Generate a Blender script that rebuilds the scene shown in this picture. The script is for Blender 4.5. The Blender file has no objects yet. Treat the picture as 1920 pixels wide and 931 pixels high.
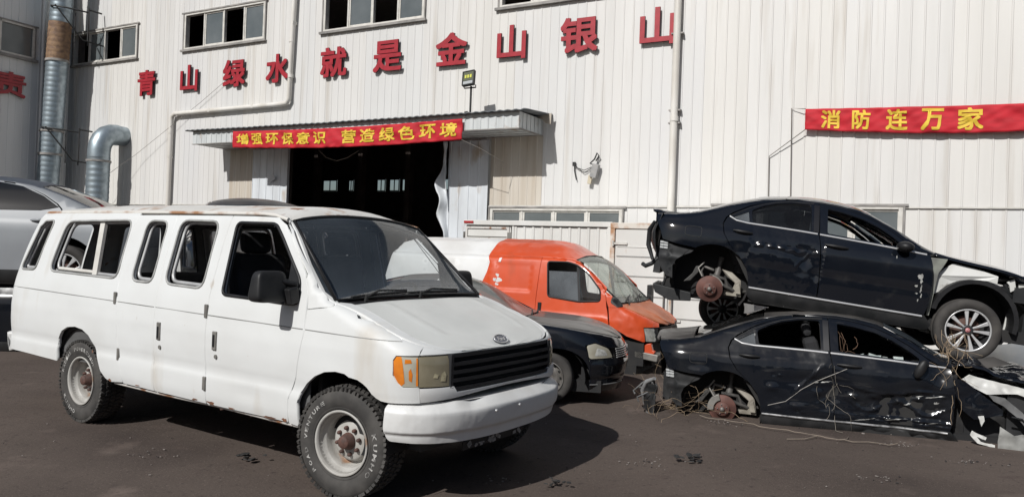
import bpy, bmesh, math, random, bisect
from mathutils import Vector, Matrix, noise
from mathutils.geometry import delaunay_2d_cdt
random.seed(7)
SC=bpy.context.scene; COL=SC.collection
PI=math.pi
# ---------------------------------------------------------------- camera, sky, sun, exposure
cam=bpy.data.cameras.new('camera'); camo=bpy.data.objects.new('camera',cam); COL.objects.link(camo)
cam.sensor_width=36; cam.sensor_fit='HORIZONTAL'; cam.lens=26.85; cam.clip_start=.05; cam.clip_end=2000
_p,_r=math.radians(.25),math.radians(-2.09)
_fw=Vector((0,math.cos(_p),math.sin(_p))); _up=Vector((0,-math.sin(_p),math.cos(_p)))
_R=math.cos(_r)*Vector((1,0,0))-math.sin(_r)*_up; _U=math.sin(_r)*Vector((1,0,0))+math.cos(_r)*_up
camo.matrix_world=Matrix(((_R.x,_U.x,-_fw.x,0),(_R.y,_U.y,-_fw.y,0),(_R.z,_U.z,-_fw.z,1.77),(0,0,0,1)))
SC.camera=camo
SUN_AZ,SUN_EL=math.radians(-125),math.radians(38.5)
W=bpy.data.worlds.new('World'); SC.world=W; W.use_nodes=True
nt=W.node_tree; sky=nt.nodes.new('ShaderNodeTexSky'); sky.sky_type='NISHITA'; sky.sun_disc=False
sky.sun_elevation=SUN_EL; sky.sun_rotation=math.atan2(math.cos(SUN_AZ),math.sin(SUN_AZ)); sky.air_density=1.0; sky.dust_density=1.5
bg=nt.nodes['Background']; bg.inputs[1].default_value=.05; nt.links.new(sky.outputs[0],bg.inputs[0])
sl=bpy.data.lights.new('sun','SUN'); sl.energy=4.15; sl.angle=math.radians(.5); sl.color=(1,.985,.955)
so=bpy.data.objects.new('sun',sl); COL.objects.link(so)
_d=Vector((math.cos(SUN_AZ)*math.cos(SUN_EL),math.sin(SUN_AZ)*math.cos(SUN_EL),math.sin(SUN_EL)))
so.rotation_euler=_d.to_track_quat('Z','Y').to_euler(); so.location=(-8,-10,12)
SC.view_settings.view_transform='Standard'; SC.view_settings.look='None'; SC.view_settings.exposure=0; SC.view_settings.gamma=1
SC.cycles.max_bounces=8; SC.cycles.transparent_max_bounces=16

# ---------------------------------------------------------------- helpers
def tag(o,label=None,cat=None,group=None,kind=None):
    if label: o['label']=label
    if cat: o['category']=cat
    if group: o['group']=group
    if kind: o['kind']=kind
    return o
def empty(name,loc=(0,0,0),rz=0,parent=None):
    o=bpy.data.objects.new(name,None); COL.objects.link(o); o.empty_display_size=.1
    o.location=loc; o.rotation_euler=(0,0,rz)
    if parent: o.parent=parent
    return o
def frame(o,loc,yaw,pitch=0,roll=0):
    """car frame: x forward, y left, z up; pitch > 0 lifts the nose"""
    hd=Vector((math.cos(yaw)*math.cos(pitch),math.sin(yaw)*math.cos(pitch),math.sin(pitch)))
    rt=Vector((math.sin(yaw),-math.cos(yaw),0)); up=rt.cross(hd)
    r2=math.cos(roll)*rt-math.sin(roll)*up; up=math.sin(roll)*rt+math.cos(roll)*up
    l=-r2
    m=Matrix(((hd.x,l.x,up.x,loc[0]),(hd.y,l.y,up.y,loc[1]),(hd.z,l.z,up.z,loc[2]),(0,0,0,1)))
    o.matrix_world=m; return m

class MB:
    def __init__(s): s.v=[]; s.f=[]; s.m=[]; s.sm=[]
    def add(s,vs,fs,m=0,smooth=False):
        b=len(s.v); s.v+= [tuple(p) for p in vs]
        for f in fs: s.f.append(tuple(b+i for i in f)); s.m.append(m); s.sm.append(smooth)
    def box(s,c,d,rot=None,m=0):
        x,y,z=d[0]/2,d[1]/2,d[2]/2
        P=[Vector((sx*x,sy*y,sz*z)) for sz in(-1,1) for sy in(-1,1) for sx in(-1,1)]
        if rot is not None: P=[rot@p for p in P]
        P=[p+Vector(c) for p in P]
        s.add(P,[(0,2,3,1),(4,5,7,6),(0,1,5,4),(2,6,7,3),(0,4,6,2),(1,3,7,5)],m)
    def bx(s,a,b,m=0): s.box([(a[i]+b[i])/2 for i in range(3)],[abs(b[i]-a[i]) for i in range(3)],None,m)
    def tube(s,path,r,seg=8,m=0,caps=True,closed=False):
        P=[Vector(p) for p in path]; n=len(P); R=r if isinstance(r,(list,tuple)) else [r]*n
        rings=[]; prev=None
        for i in range(n):
            if closed: t=P[(i+1)%n]-P[i-1]
            else: t=P[min(i+1,n-1)]-P[max(i-1,0)]
            if t.length<1e-9: t=Vector((0,0,1))
            t.normalize()
            if prev is None:
                a=Vector((0,0,1)) if abs(t.z)<.9 else Vector((1,0,0)); nn=t.cross(a).normalized()
            else:
                nn=prev-t*prev.dot(t); nn=nn.normalized() if nn.length>1e-6 else t.orthogonal().normalized()
            prev=nn; bb=t.cross(nn)
            rings.append([P[i]+R[i]*(math.cos(2*PI*k/seg)*nn+math.sin(2*PI*k/seg)*bb) for k in range(seg)])
        vs=[p for g in rings for p in g]; fs=[]
        for i in range(n if closed else n-1):
            for k in range(seg):
                a=i*seg+k; b=i*seg+(k+1)%seg; j=((i+1)%n)*seg
                fs.append((a,b,j+(k+1)%seg,j+k))
        s.add(vs,fs,m,True)
        if caps and not closed:
            s.add(rings[0],[tuple(range(seg-1,-1,-1))],m); s.add(rings[-1],[tuple(range(seg))],m)
    def lathe(s,prof,seg=48,m=0,smooth=True,closed=False,M=None):
        """prof: (radius, out) pairs; the axis is local -Y (out of the wheel)"""
        vs=[];fs=[];n=len(prof)
        for k in range(seg):
            a=2*PI*k/seg
            for r,o in prof:
                p=Vector((r*math.cos(a),-o,r*math.sin(a))); vs.append(M@p if M else p)
        for k in range(seg):
            for i in range(n if closed else n-1):
                j=(i+1)%n; a=k*n+i; b=k*n+j; c=((k+1)%seg)*n
                fs.append((a,c+i,c+j,b))
        s.add(vs,fs,m,smooth)
    def prism(s,poly,fn,d,m=0):
        """poly: 2-D outline; fn(a,b,h) -> point; extruded from h=0 to h=d"""
        n=len(poly)
        area=sum(poly[i][0]*poly[(i+1)%n][1]-poly[(i+1)%n][0]*poly[i][1] for i in range(n))
        if area<0: poly=poly[::-1]
        A=[fn(p[0],p[1],0) for p in poly]; B=[fn(p[0],p[1],d) for p in poly]
        s.add(A+B,[tuple(range(n-1,-1,-1)),tuple(range(n,2*n))]+[(i,(i+1)%n,n+(i+1)%n,n+i) for i in range(n)],m)
    def grid(s,fn,nu,nv,m=0,smooth=True):
        vs=[fn(i/nu,j/nv) for j in range(nv+1) for i in range(nu+1)]
        fs=[(j*(nu+1)+i,j*(nu+1)+i+1,(j+1)*(nu+1)+i+1,(j+1)*(nu+1)+i) for j in range(nv) for i in range(nu)]
        s.add(vs,fs,m,smooth)
    def build(s,name,mats,parent=None,bevel=0,origin=None,frame=None,solid=0):
        me=bpy.data.meshes.new(name); o0=Vector(origin) if origin else Vector((0,0,0))
        me.from_pydata([tuple(Vector(p)-o0) for p in s.v],[],s.f)
        for mm in (mats if isinstance(mats,(list,tuple)) else [mats]): me.materials.append(mm)
        for p,mi,sm in zip(me.polygons,s.m,s.sm): p.material_index=mi; p.use_smooth=sm
        me.validate(); me.update()
        bm=bmesh.new(); bm.from_mesh(me); bmesh.ops.recalc_face_normals(bm,faces=bm.faces) if not solid else None; bm.to_mesh(me); bm.free()
        o=bpy.data.objects.new(name,me); COL.objects.link(o)
        if parent: o.parent=parent
        if frame is not None: o.matrix_world=frame@Matrix.Translation(o0)
        elif origin: o.location=o0
        if solid: md=o.modifiers.new('thick','SOLIDIFY'); md.thickness=solid; md.offset=0
        if bevel:
            md=o.modifiers.new('bevel','BEVEL'); md.width=bevel; md.segments=2; md.limit_method='ANGLE'; md.angle_limit=math.radians(40)
        return o

# --- materials
MATS={}
def mat(name,c1,c2=None,scale=3,rough=.5,rough2=None,metal=0,bump=0,bscale=40,coat=0,stretch=(1,1,1),lo=.4,hi=.65,spots=(),spec=.5,detail=5):
    if name in MATS: return MATS[name]
    m=bpy.data.materials.new(name); m.use_nodes=True; t=m.node_tree; N=t.nodes; L=t.links; b=N['Principled BSDF']
    b.inputs['Metallic'].default_value=metal; b.inputs['Roughness'].default_value=rough
    b.inputs['Specular IOR Level'].default_value=spec
    if coat: b.inputs['Coat Weight'].default_value=coat; b.inputs['Coat Roughness'].default_value=.08
    tc=N.new('ShaderNodeTexCoord')
    def nz(sc,st=(1,1,1),det=5):
        mp=N.new('ShaderNodeMapping'); mp.inputs['Scale'].default_value=st; L.new(tc.outputs['Object'],mp.inputs[0])
        n=N.new('ShaderNodeTexNoise'); n.inputs['Scale'].default_value=sc; n.inputs['Detail'].default_value=det; L.new(mp.outputs[0],n.inputs['Vector']); return n.outputs['Fac']
    def ramp(fac,l,h):
        r=N.new('ShaderNodeMapRange'); r.inputs[1].default_value=l; r.inputs[2].default_value=h; r.clamp=True; L.new(fac,r.inputs[0]); return r.outputs[0]
    col=None
    if c2:
        fac=ramp(nz(scale,stretch,detail),lo,hi)
        mx=N.new('ShaderNodeMix'); mx.data_type='RGBA'; L.new(fac,mx.inputs['Factor']); mx.inputs['A'].default_value=(*c1,1); mx.inputs['B'].default_value=(*c2,1); col=mx.outputs['Result']
        if rough2 is not None:
            r=N.new('ShaderNodeMapRange'); L.new(fac,r.inputs[0]); r.inputs[3].default_value=rough; r.inputs[4].default_value=rough2; L.new(r.outputs[0],b.inputs['Roughness'])
    for c,sc,l,h,st in spots:
        fac=ramp(nz(sc,st,8),l,h)
        mx=N.new('ShaderNodeMix'); mx.data_type='RGBA'; L.new(fac,mx.inputs['Factor'])
        if col: L.new(col,mx.inputs['A'])
        else: mx.inputs['A'].default_value=(*c1,1)
        mx.inputs['B'].default_value=(*c,1); col=mx.outputs['Result']
    if col: L.new(col,b.inputs['Base Color'])
    else: b.inputs['Base Color'].default_value=(*c1,1)
    if bump:
        bp=N.new('ShaderNodeBump'); bp.inputs['Strength'].default_value=bump; bp.inputs['Distance'].default_value=.02; L.new(nz(bscale),bp.inputs['Height']); L.new(bp.outputs[0],b.inputs['Normal'])
    MATS[name]=m; return m
def glass(name,tint,dust=.1,dustcol=(.3,.3,.29),gl=.12,scale=3,lo=.35,hi=.75):
    m=bpy.data.materials.new(name); m.use_nodes=True; t=m.node_tree; N=t.nodes; L=t.links; N.remove(N['Principled BSDF']); out=N['Material Output']
    tr=N.new('ShaderNodeBsdfTransparent'); tr.inputs[0].default_value=(*tint,1)
    g=N.new('ShaderNodeBsdfGlossy'); g.inputs['Roughness'].default_value=.04; g.inputs[0].default_value=(1,1,1,1)
    fr=N.new('ShaderNodeFresnel'); fr.inputs[0].default_value=1.5
    m1=N.new('ShaderNodeMixShader'); L.new(fr.outputs[0],m1.inputs[0]); L.new(tr.outputs[0],m1.inputs[1]); L.new(g.outputs[0],m1.inputs[2])
    df=N.new('ShaderNodeBsdfDiffuse'); df.inputs[0].default_value=(*dustcol,1)
    tc=N.new('ShaderNodeTexCoord'); n=N.new('ShaderNodeTexNoise'); n.inputs['Scale'].default_value=scale; n.inputs['Detail'].default_value=6; L.new(tc.outputs['Object'],n.inputs['Vector'])
    r=N.new('ShaderNodeMapRange'); r.inputs[1].default_value=lo; r.inputs[2].default_value=hi; r.inputs[3].default_value=dust*.5; r.inputs[4].default_value=dust*1.5; L.new(n.outputs['Fac'],r.inputs[0])
    m2=N.new('ShaderNodeMixShader'); L.new(r.outputs[0],m2.inputs[0]); L.new(m1.outputs[0],m2.inputs[1]); L.new(df.outputs[0],m2.inputs[2]); L.new(m2.outputs[0],out.inputs[0])
    MATS[name]=m; return m

# --- text outlines as meshes (default font, emboldened)
def glyph(ch,offset=.0,extrude=0.0,res=3,bold=0):
    cu=bpy.data.curves.new('glyph','FONT'); cu.body=ch; cu.size=1; cu.offset=offset; cu.extrude=extrude; cu.resolution_u=res
    o=bpy.data.objects.new('glyph',cu); COL.objects.link(o)
    dg=bpy.context.evaluated_depsgraph_get(); me=bpy.data.meshes.new_from_object(o.evaluated_get(dg))
    vs=[v.co.copy() for v in me.vertices]; fs=[tuple(p.vertices) for p in me.polygons]
    bpy.data.objects.remove(o); bpy.data.curves.remove(cu); bpy.data.meshes.remove(me)
    if not vs: return vs,fs
    x0=min(v.x for v in vs);x1=max(v.x for v in vs);y0=min(v.y for v in vs);y1=max(v.y for v in vs)
    for v in vs: v.x=(v.x-x0)/max(1e-6,x1-x0)-.5; v.y=(v.y-y0)/max(1e-6,y1-y0)-.5
    if bold:
        V=[];F=[]
        for k,(dx,dy) in enumerate(((0,0),(bold,bold),(-bold,-bold),(bold,-bold),(-bold,bold),(bold,0),(-bold,0))):
            b=len(V); V+=[Vector((v.x*(1-2*bold)+dx,v.y*(1-2*bold)+dy,v.z-.012*k*(1 if v.z>=0 else -1))) for v in vs]; F+=[tuple(b+i for i in f) for f in fs]
        vs,fs=V,F
    return vs,fs

# --- panels
def fillet(poly,r,k=4):
    out=[];n=len(poly)
    for i in range(n):
        p=Vector(poly[i]); a=Vector(poly[i-1])-p; b=Vector(poly[(i+1)%n])-p
        d=min(r,a.length*.45,b.length*.45)
        if d<1e-4: out.append(tuple(p)); continue
        A=p+a.normalized()*d; Bq=p+b.normalized()*d
        for j in range(k+1):
            t=j/k; out.append(tuple((1-t)**2*A+2*t*(1-t)*p+t*t*Bq))
    return out
def arc(cx,cy,r,a0,a1,n=10):
    return [(cx+r*math.cos(math.radians(a0+(a1-a0)*i/n)),cy+r*math.sin(math.radians(a0+(a1-a0)*i/n))) for i in range(n+1)]
def inpoly(p,poly):
    x,y=p; c=False; j=len(poly)-1
    for i in range(len(poly)):
        xi,yi=poly[i]; xj,yj=poly[j]
        if (yi>y)!=(yj>y) and x<(xj-xi)*(y-yi)/(yj-yi)+xi: c=not c
        j=i
    return c
def subdiv(poly,h):
    out=[];n=len(poly)
    for i in range(n):
        a=poly[i]; b=poly[(i+1)%n]; d=math.hypot(b[0]-a[0],b[1]-a[1]); k=max(1,int(math.ceil(d/h)))
        out+=[(a[0]+(b[0]-a[0])*j/k,a[1]+(b[1]-a[1])*j/k) for j in range(k)]
    return out
def panel(name,surf,outline,holes=(),h=.06,thick=.03,mats=None,parent=None,off=0.0,disp=None,mirror=False,flip=False,asp=1.0,matfn=None):
    """A sheet cut to an outline in the surface's own (a,b) coordinates, with holes, thickness and true surface normals."""
    def area(p): return sum(p[i][0]*p[(i+1)%len(p)][1]-p[(i+1)%len(p)][0]*p[i][1] for i in range(len(p)))
    loops=[]
    for k,pl in enumerate([outline]+list(holes)):
        q=subdiv([(a,b*asp) for a,b in pl],h)
        if (area(q)<0)!=(k>0): q=q[::-1]
        loops.append(q)
    pts=[];edges=[]
    for q in loops:
        b=len(pts); pts+=q; edges+=[(b+i,b+(i+1)%len(q)) for i in range(len(q))]
    xs=[p[0] for p in loops[0]]; ys=[p[1] for p in loops[0]]
    bound=list(pts); cell={}
    for p in bound: cell.setdefault((int(p[0]//h),int(p[1]//h)),[]).append(p)
    j=0; y=min(ys)
    while y<max(ys):
        x=min(xs)+(h/2 if j%2 else 0)
        while x<max(xs):
            if inpoly((x,y),loops[0]) and not any(inpoly((x,y),q) for q in loops[1:]):
                ci,cj=int(x//h),int(y//h)
                if all((p[0]-x)**2+(p[1]-y)**2>(.45*h)**2 for di in(-1,0,1) for dj in(-1,0,1) for p in cell.get((ci+di,cj+dj),())): pts.append((x,y))
            x+=h
        y+=h*.87; j+=1
    V2,E2,F2,_,_,_=delaunay_2d_cdt([Vector(p) for p in pts],edges,[],0,1e-6)
    def S(a,b):
        b/=asp; u,v,z=surf(a,b); p=Vector((u,v if mirror else -v,z)); return p
    sg=(-1 if flip else 1)*(-1 if mirror else 1)
    def base(a,b):
        e=.004
        n=(S(a+e,b)-S(a-e,b)).cross(S(a,b+e)-S(a,b-e))*sg
        n=n.normalized() if n.length>1e-12 else Vector((0,0,1))
        return S(a,b),n
    def full(a,b):
        p,n=base(a,b)
        d=off+(disp(a,b/asp) if disp else 0.0)
        return p+n*d,n
    def PN(a,b):
        p,n=full(a,b)
        if disp:
            e=.006; q=(full(a+e,b)[0]-full(a-e,b)[0]).cross(full(a,b+e)[0]-full(a,b-e)[0])*sg
            if q.length>1e-12: n=q.normalized()
        return p,n
    vs=[];ns=[]
    for p in V2:
        a,n=PN(p.x,p.y); vs.append(a); ns.append(n)
    fs=[];mi=[]
    for f in F2:
        if len(f)!=3: continue
        c=sum((V2[i] for i in f),Vector((0,0)))/3; c=(c.x,c.y)
        if not inpoly(c,loops[0]) or any(inpoly(c,q) for q in loops[1:]): continue
        f=list(f)
        A,B,C=(V2[i] for i in f)
        if ((B-A).cross(C-A)<0): f=f[::-1]
        if sg<0: f=f[::-1]
        fs.append(tuple(f)); mi.append(matfn(c[0],c[1]/asp) if matfn else 0)
    if thick:
        for q in loops:
            n=len(q); b0=len(vs); P=[PN(*p) for p in q]
            for i in range(n):
                t=(P[(i+1)%n][0]-P[i-1][0]); nn=P[i][1]; o=t.cross(nn)*(1 if sg>0 else -1)
                o=o.normalized() if o.length>1e-9 else nn
                vs.append(P[i][0]); ns.append((nn+o*.6).normalized()); vs.append(P[i][0]-nn*thick); ns.append(o)
            for i in range(n):
                a=b0+2*i; b=b0+2*((i+1)%n); f=(a,a+1,b+1,b)
                fs.append(f if sg>0 else f[::-1]); mi.append(matfn(q[i][0],q[i][1]/asp) if matfn else 0)
    me=bpy.data.meshes.new(name); me.from_pydata([tuple(v) for v in vs],[],fs)
    for mm in (mats if isinstance(mats,(list,tuple)) else [mats]): me.materials.append(mm)
    for p,k in zip(me.polygons,mi): p.use_smooth=True; p.material_index=k
    me.update(); me.normals_split_custom_set_from_vertices([tuple(n) for n in ns])
    o=bpy.data.objects.new(name,me); COL.objects.link(o)
    if parent: o.parent=parent
    return o
def fbm(x,y,z,o=4): 
    return noise.fractal(Vector((x,y,z)),1.0,2.0,o)
class Pchip:
    """monotone cubic through (x, y) pairs"""
    def __init__(self, pts):
        x=[float(p[0]) for p in pts]; y=[float(p[1]) for p in pts]; n=len(x)
        h=[x[i+1]-x[i] for i in range(n-1)]; d=[(y[i+1]-y[i])/h[i] for i in range(n-1)]
        m=[0.0]*n; m[0]=d[0]; m[-1]=d[-1]
        for i in range(1,n-1):
            if d[i-1]*d[i]>0:
                w1=2*h[i]+h[i-1]; w2=h[i]+2*h[i-1]; m[i]=(w1+w2)/(w1/d[i-1]+w2/d[i])
        self.x,self.y,self.m,self.h=x,y,m,h
    def __call__(self,t):
        x=self.x
        if t<=x[0]: return self.y[0]+self.m[0]*(t-x[0])
        if t>=x[-1]: return self.y[-1]+self.m[-1]*(t-x[-1])
        i=bisect.bisect_right(x,t)-1; h=self.h[i]; k=(t-x[i])/h; k2=k*k; k3=k2*k
        return (2*k3-3*k2+1)*self.y[i]+(k3-2*k2+k)*h*self.m[i]+(3*k2-2*k3)*self.y[i+1]+(k3-k2)*h*self.m[i+1]

class Body:
    """Car body skin.  side(s,z): s runs along the flank, round the nose (s>uc) and round the tail (s<ur).
    top(u,w): bonnet, screens, roof, boot; w from -1 to 1 across."""
    def __init__(self, prof, nose, tail, edge, crown, uc, ur, p=3.0, pr=3.0, Lf=1.3, Lr=1.2, inset=None, rnd=None):
        self.prof=Pchip(prof); self.nose=Pchip(nose); self.tail=Pchip(tail); self.edge=Pchip(edge); self.crown=Pchip(crown)
        self.uc,self.ur,self.p,self.pr,self.Lf,self.Lr=uc,ur,p,pr,Lf,Lr
        self.inset=Pchip(inset) if inset else None; self.rnd=Pchip(rnd) if rnd else None
    def R(self,u,z):
        # rounded shoulder where the flank turns into the top
        if not self.rnd: return 0.0
        r=self.rnd(u); d=self.edge(u)-z
        if d>=r or r<=0: return 0.0
        k=1-max(0.0,d)/r
        return r*(1-math.sqrt(max(0.0,1-k*k)))
    def W(self,u,z):
        w=self.prof(z)
        if self.inset: w-=self.inset(u)
        return w
    def half(self,u,z):
        return max(0.0,self.half0(u,z)-self.R(u,z))
    def half0(self,u,z):
        if u>self.uc:
            k=min(1.0,(u-self.uc)/max(1e-3,self.nose(z)-self.uc)); return self.W(self.uc,z)*max(0.0,1-k**self.p)**(1/self.p)
        if u<self.ur:
            k=min(1.0,(self.ur-u)/max(1e-3,self.ur-self.tail(z))); return self.W(self.ur,z)*max(0.0,1-k**self.pr)**(1/self.pr)
        return self.W(u,z)
    def side(self,s,z):
        if s>self.uc:
            a=math.pi/2*(1-(s-self.uc)/self.Lf); e=2/self.p
            c=math.cos(a); n=math.sin(a)
            u=self.uc+(self.nose(z)-self.uc)*abs(c)**e
            return (u, (self.W(self.uc,z)-self.R(u,z))*math.copysign(abs(n)**e,n), z)
        if s<self.ur:
            a=math.pi/2*(1-(self.ur-s)/self.Lr); e=2/self.pr
            c=math.cos(a); n=math.sin(a)
            u=self.ur-(self.ur-self.tail(z))*abs(c)**e
            return (u, (self.W(self.ur,z)-self.R(u,z))*math.copysign(abs(n)**e,n), z)
        return (s,self.W(s,z)-self.R(s,z),z)
    def top(self,u,w):
        z=self.edge(u); hw=self.half(u,z)
        return (u, w*hw, z+self.crown(u)*(1-abs(w)**2.4))

VAN_BODY=Body(prof=[(.30,.90),(.42,.962),(.55,.990),(.655,.993),(.70,.984),(.725,.983),(.80,.992),(.92,.998),(1.02,.998),(1.10,.992),(1.25,.975),(1.36,.955),(1.9,.82),(2.02,.775)],
    nose=[(.3,.70),(.70,.70),(1.0,.69),(1.09,.665),(1.3,.62)], tail=[(.3,-5.10),(.9,-5.13),(1.2,-5.12),(2.0,-4.86)],
    edge=[(-5.1,1.96),(-4.8,2.0),(-3.5,2.01),(-1.2,2.0),(-.9,1.955),(-.86,1.93),(-.25,1.37),(-.1,1.335),(.3,1.20),(.52,1.12),(.70,1.05)],
    crown=[(-5.1,.02),(-4.7,.09),(-3.5,.11),(-1.2,.10),(-.86,.07),(-.25,.03),(.2,.045),(.5,.035),(.68,.0)],
    uc=.05, ur=-4.65, p=4.2, pr=5, Lf=1.45, Lr=1.4, rnd=[(-5,.04),(-.9,.04),(-.3,.05),(.1,.10),(.7,.09)])
SEDAN_BODY=Body(prof=[(.12,.80),(.2,.865),(.27,.885),(.45,.895),(.65,.905),(.80,.90),(.88,.885),(.95,.85),(1.0,.825),(1.2,.725),(1.38,.61),(1.45,.53)],
    nose=[(.15,.90),(.5,.97),(.75,.90),(1.0,.7)], tail=[(.2,-3.55),(.5,-3.62),(.95,-3.66),(1.1,-3.6)],
    edge=[(-3.7,1.00),(-3.3,1.03),(-3.08,1.07),(-2.6,1.25),(-2.2,1.36),(-1.7,1.405),(-1.3,1.37),(-.95,1.23),(-.45,.985),(-.2,.945),(.3,.885),(.7,.77),(.97,.62)],
    crown=[(-3.7,.03),(-3.1,.05),(-2.2,.065),(-1.6,.07),(-.9,.07),(-.45,.04),(.2,.06),(.97,.05)],
    uc=.10, ur=-3.05, p=2.6, pr=3.2, Lf=1.3, Lr=1.2, rnd=[(-3.7,.06),(-3.1,.06),(-2.3,.05),(-.8,.04),(-.3,.06),(1,.07)])

TRANSIT_BODY=Body(prof=[(.30,.90),(.5,.955),(.9,.965),(1.15,.935),(1.9,.80),(2.0,.74)],
    nose=[(.3,.78),(.7,.80),(.95,.74),(1.2,.6)], tail=[(.3,-4.45),(1.2,-4.46),(2.0,-4.3)],
    edge=[(-4.5,1.88),(-4.1,1.90),(-1.1,1.90),(-.65,1.855),(.15,1.22),(.38,1.12),(.78,.92)],
    crown=[(-4.5,.16),(-3.9,.27),(-1.35,.28),(-1.0,.23),(-.65,.09),(.15,.04),(.5,.06),(.80,.0)],
    uc=-.1, ur=-4.0, p=3.0, pr=5, Lf=1.4, Lr=1.3, rnd=[(-4.5,.04),(-.9,.04),(0,.06),(.3,.10),(.8,.10)])
COMPACT_BODY=Body(prof=[(.12,.72),(.2,.80),(.45,.845),(.65,.85),(.85,.83),(.95,.80),(1.2,.68),(1.42,.52)],
    nose=[(.15,.76),(.45,.82),(.62,.80),(.8,.68),(1.,.4)], tail=[(.2,-3.45),(.6,-3.55),(.95,-3.5)],
    edge=[(-3.5,.98),(-3.05,1.02),(-2.5,1.25),(-2.0,1.37),(-1.6,1.39),(-1.25,1.34),(-.45,.96),(-.2,.93),(.3,.87),(.6,.80),(.8,.70)],
    crown=[(-3.5,.03),(-2.0,.06),(-1.2,.06),(-.45,.04),(.2,.07),(.55,.045),(.78,.0)],
    uc=.0, ur=-3.0, p=2.5, pr=3, Lf=1.2, Lr=1.1, rnd=[(-3.5,.05),(-1.,.04),(0,.07),(.8,.07)])
# ---------------------------------------------------------------- materials
SHEET=mat('white_sheet_steel',(.65,.638,.618),(.59,.578,.558),.6,.45,stretch=(3,3,.25),spots=[((.44,.40,.35),1.5,.56,.80,(2.4,2.4,.15)),((.36,.30,.24),.9,.68,.84,(5,5,.12)),((.60,.595,.59),.35,.5,.7,(1,1,.3))])
SHEETB=mat('white_sheet_steel_warm',(.65,.634,.606),(.60,.584,.555),.7,.45,stretch=(3,3,.22),spots=[((.44,.40,.35),1.4,.58,.8,(2.4,2.4,.15))])
SHEETC=mat('white_sheet_steel_cool',(.62,.616,.605),(.575,.568,.555),.5,.45,stretch=(3,3,.3),spots=[((.44,.40,.35),1.2,.58,.8,(2.4,2.4,.15)),((.36,.30,.24),1.1,.70,.84,(5,5,.12))])
SHEET2=mat('grey_sheet_steel',(.72,.72,.71),(.66,.66,.65),.8,.5,stretch=(3,3,.3))
BLUESHEET=mat('bluish_sheet',(.62,.65,.68),(.52,.54,.56),1.5,.5,stretch=(2,2,.4),spots=[((.42,.36,.30),2.5,.6,.75,(1,1,.5))])
STAINED=mat('stained_sheet',(.54,.50,.44),(.42,.36,.29),1.2,.55,stretch=(4,4,.25),lo=.35,hi=.7)
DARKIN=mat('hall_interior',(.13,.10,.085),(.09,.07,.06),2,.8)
FRAME=mat('aluminium_frame',(.62,.60,.56),(.5,.48,.44),6,.45,metal=.0)
DARKTRIM=mat('weathered_trim',(.20,.19,.18),(.33,.31,.29),3,.6)
CANOPYTOP=mat('canopy_roof_sheet',(.10,.11,.12),(.16,.16,.16),3,.6)
CANOPY=mat('canopy_sheet',(.56,.58,.58),(.48,.50,.50),2,.5,stretch=(3,3,.5),spots=[((.34,.27,.22),3,.62,.75,(1,1,1))])
RED=mat('red_letter_board',(.36,.018,.030),(.29,.014,.023),6,.45)
REDSIDE=mat('red_letter_edge',(.06,.012,.015),None,1,.6)
REDCLOTH=mat('red_banner_cloth',(.50,.010,.022),(.40,.009,.018),3,.75,stretch=(1,1,3))
YELLOW=mat('yellow_print',(.72,.50,.045),(.64,.43,.04),5,.7)
PVC=mat('white_pvc_pipe',(.70,.68,.64),(.58,.55,.50),2,.4,stretch=(1,1,.4))
GALV=mat('galvanised_steel',(.36,.42,.46),(.26,.31,.34),5,.38,.5,metal=.75)
RUST=mat('rust',(.22,.10,.055),(.12,.06,.04),14,.85,bump=.4,bscale=60)
RUSTDUCT=mat('rusted_duct',(.27,.17,.10),(.16,.10,.07),7,.7,metal=.2)
BLACKPL=mat('black_plastic',(.011,.011,.012),(.019,.019,.02),6,.5,spec=.35)
BLACKIN=mat('black_interior',(.014,.014,.015),(.022,.021,.02),5,.85)
GREYIN=mat('grey_trim',(.10,.10,.10),(.07,.07,.07),4,.8)
WINGLASS=mat('hall_window_glass',(.10,.115,.12),(.14,.155,.16),.9,.12,spec=.5)
DARKGAP=mat('dark_opening',(.006,.006,.006),None,1,.9)
CABLE=mat('black_cable',(.02,.02,.02),None,1,.6)
ROPE=mat('grey_rope',(.22,.20,.18),None,1,.8)
GROUND=mat('dirty_asphalt',(.104,.082,.070),(.080,.063,.054),.5,.92,bump=.2,bscale=38,spots=[((.048,.037,.033),.38,.55,.72,(1,1,1)),((.165,.128,.110),1.6,.60,.80,(1,1,1)),((.085,.064,.056),2.6,.58,.75,(1,2.2,1)),((.060,.047,.042),11,.60,.74,(1,1,1)),((.150,.118,.102),75,.60,.70,(1,1,1)),((.048,.038,.034),48,.62,.72,(1,1,1))],spec=.2)

# ---------------------------------------------------------------- ground
def ground_z(x,y): return .012*fbm(x*.35,y*.35,3,3)-.006
mb=MB()
mb.grid(lambda a,b:(-60+120*a,-40+100*b,-.02),40,34,smooth=True)
g=mb.build('ground',GROUND); tag(g,'dark brown dirt and asphalt yard',None,None,'structure')
mb=MB(); mb.grid(lambda a,b:(-14+26*a,2.2+16*b,ground_z(-14+26*a,2.2+16*b)-.004),130,90)
g=mb.build('yard_surface',GROUND); tag(g,'uneven dark brown yard surface of dirt over asphalt',None,None,'structure')

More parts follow.
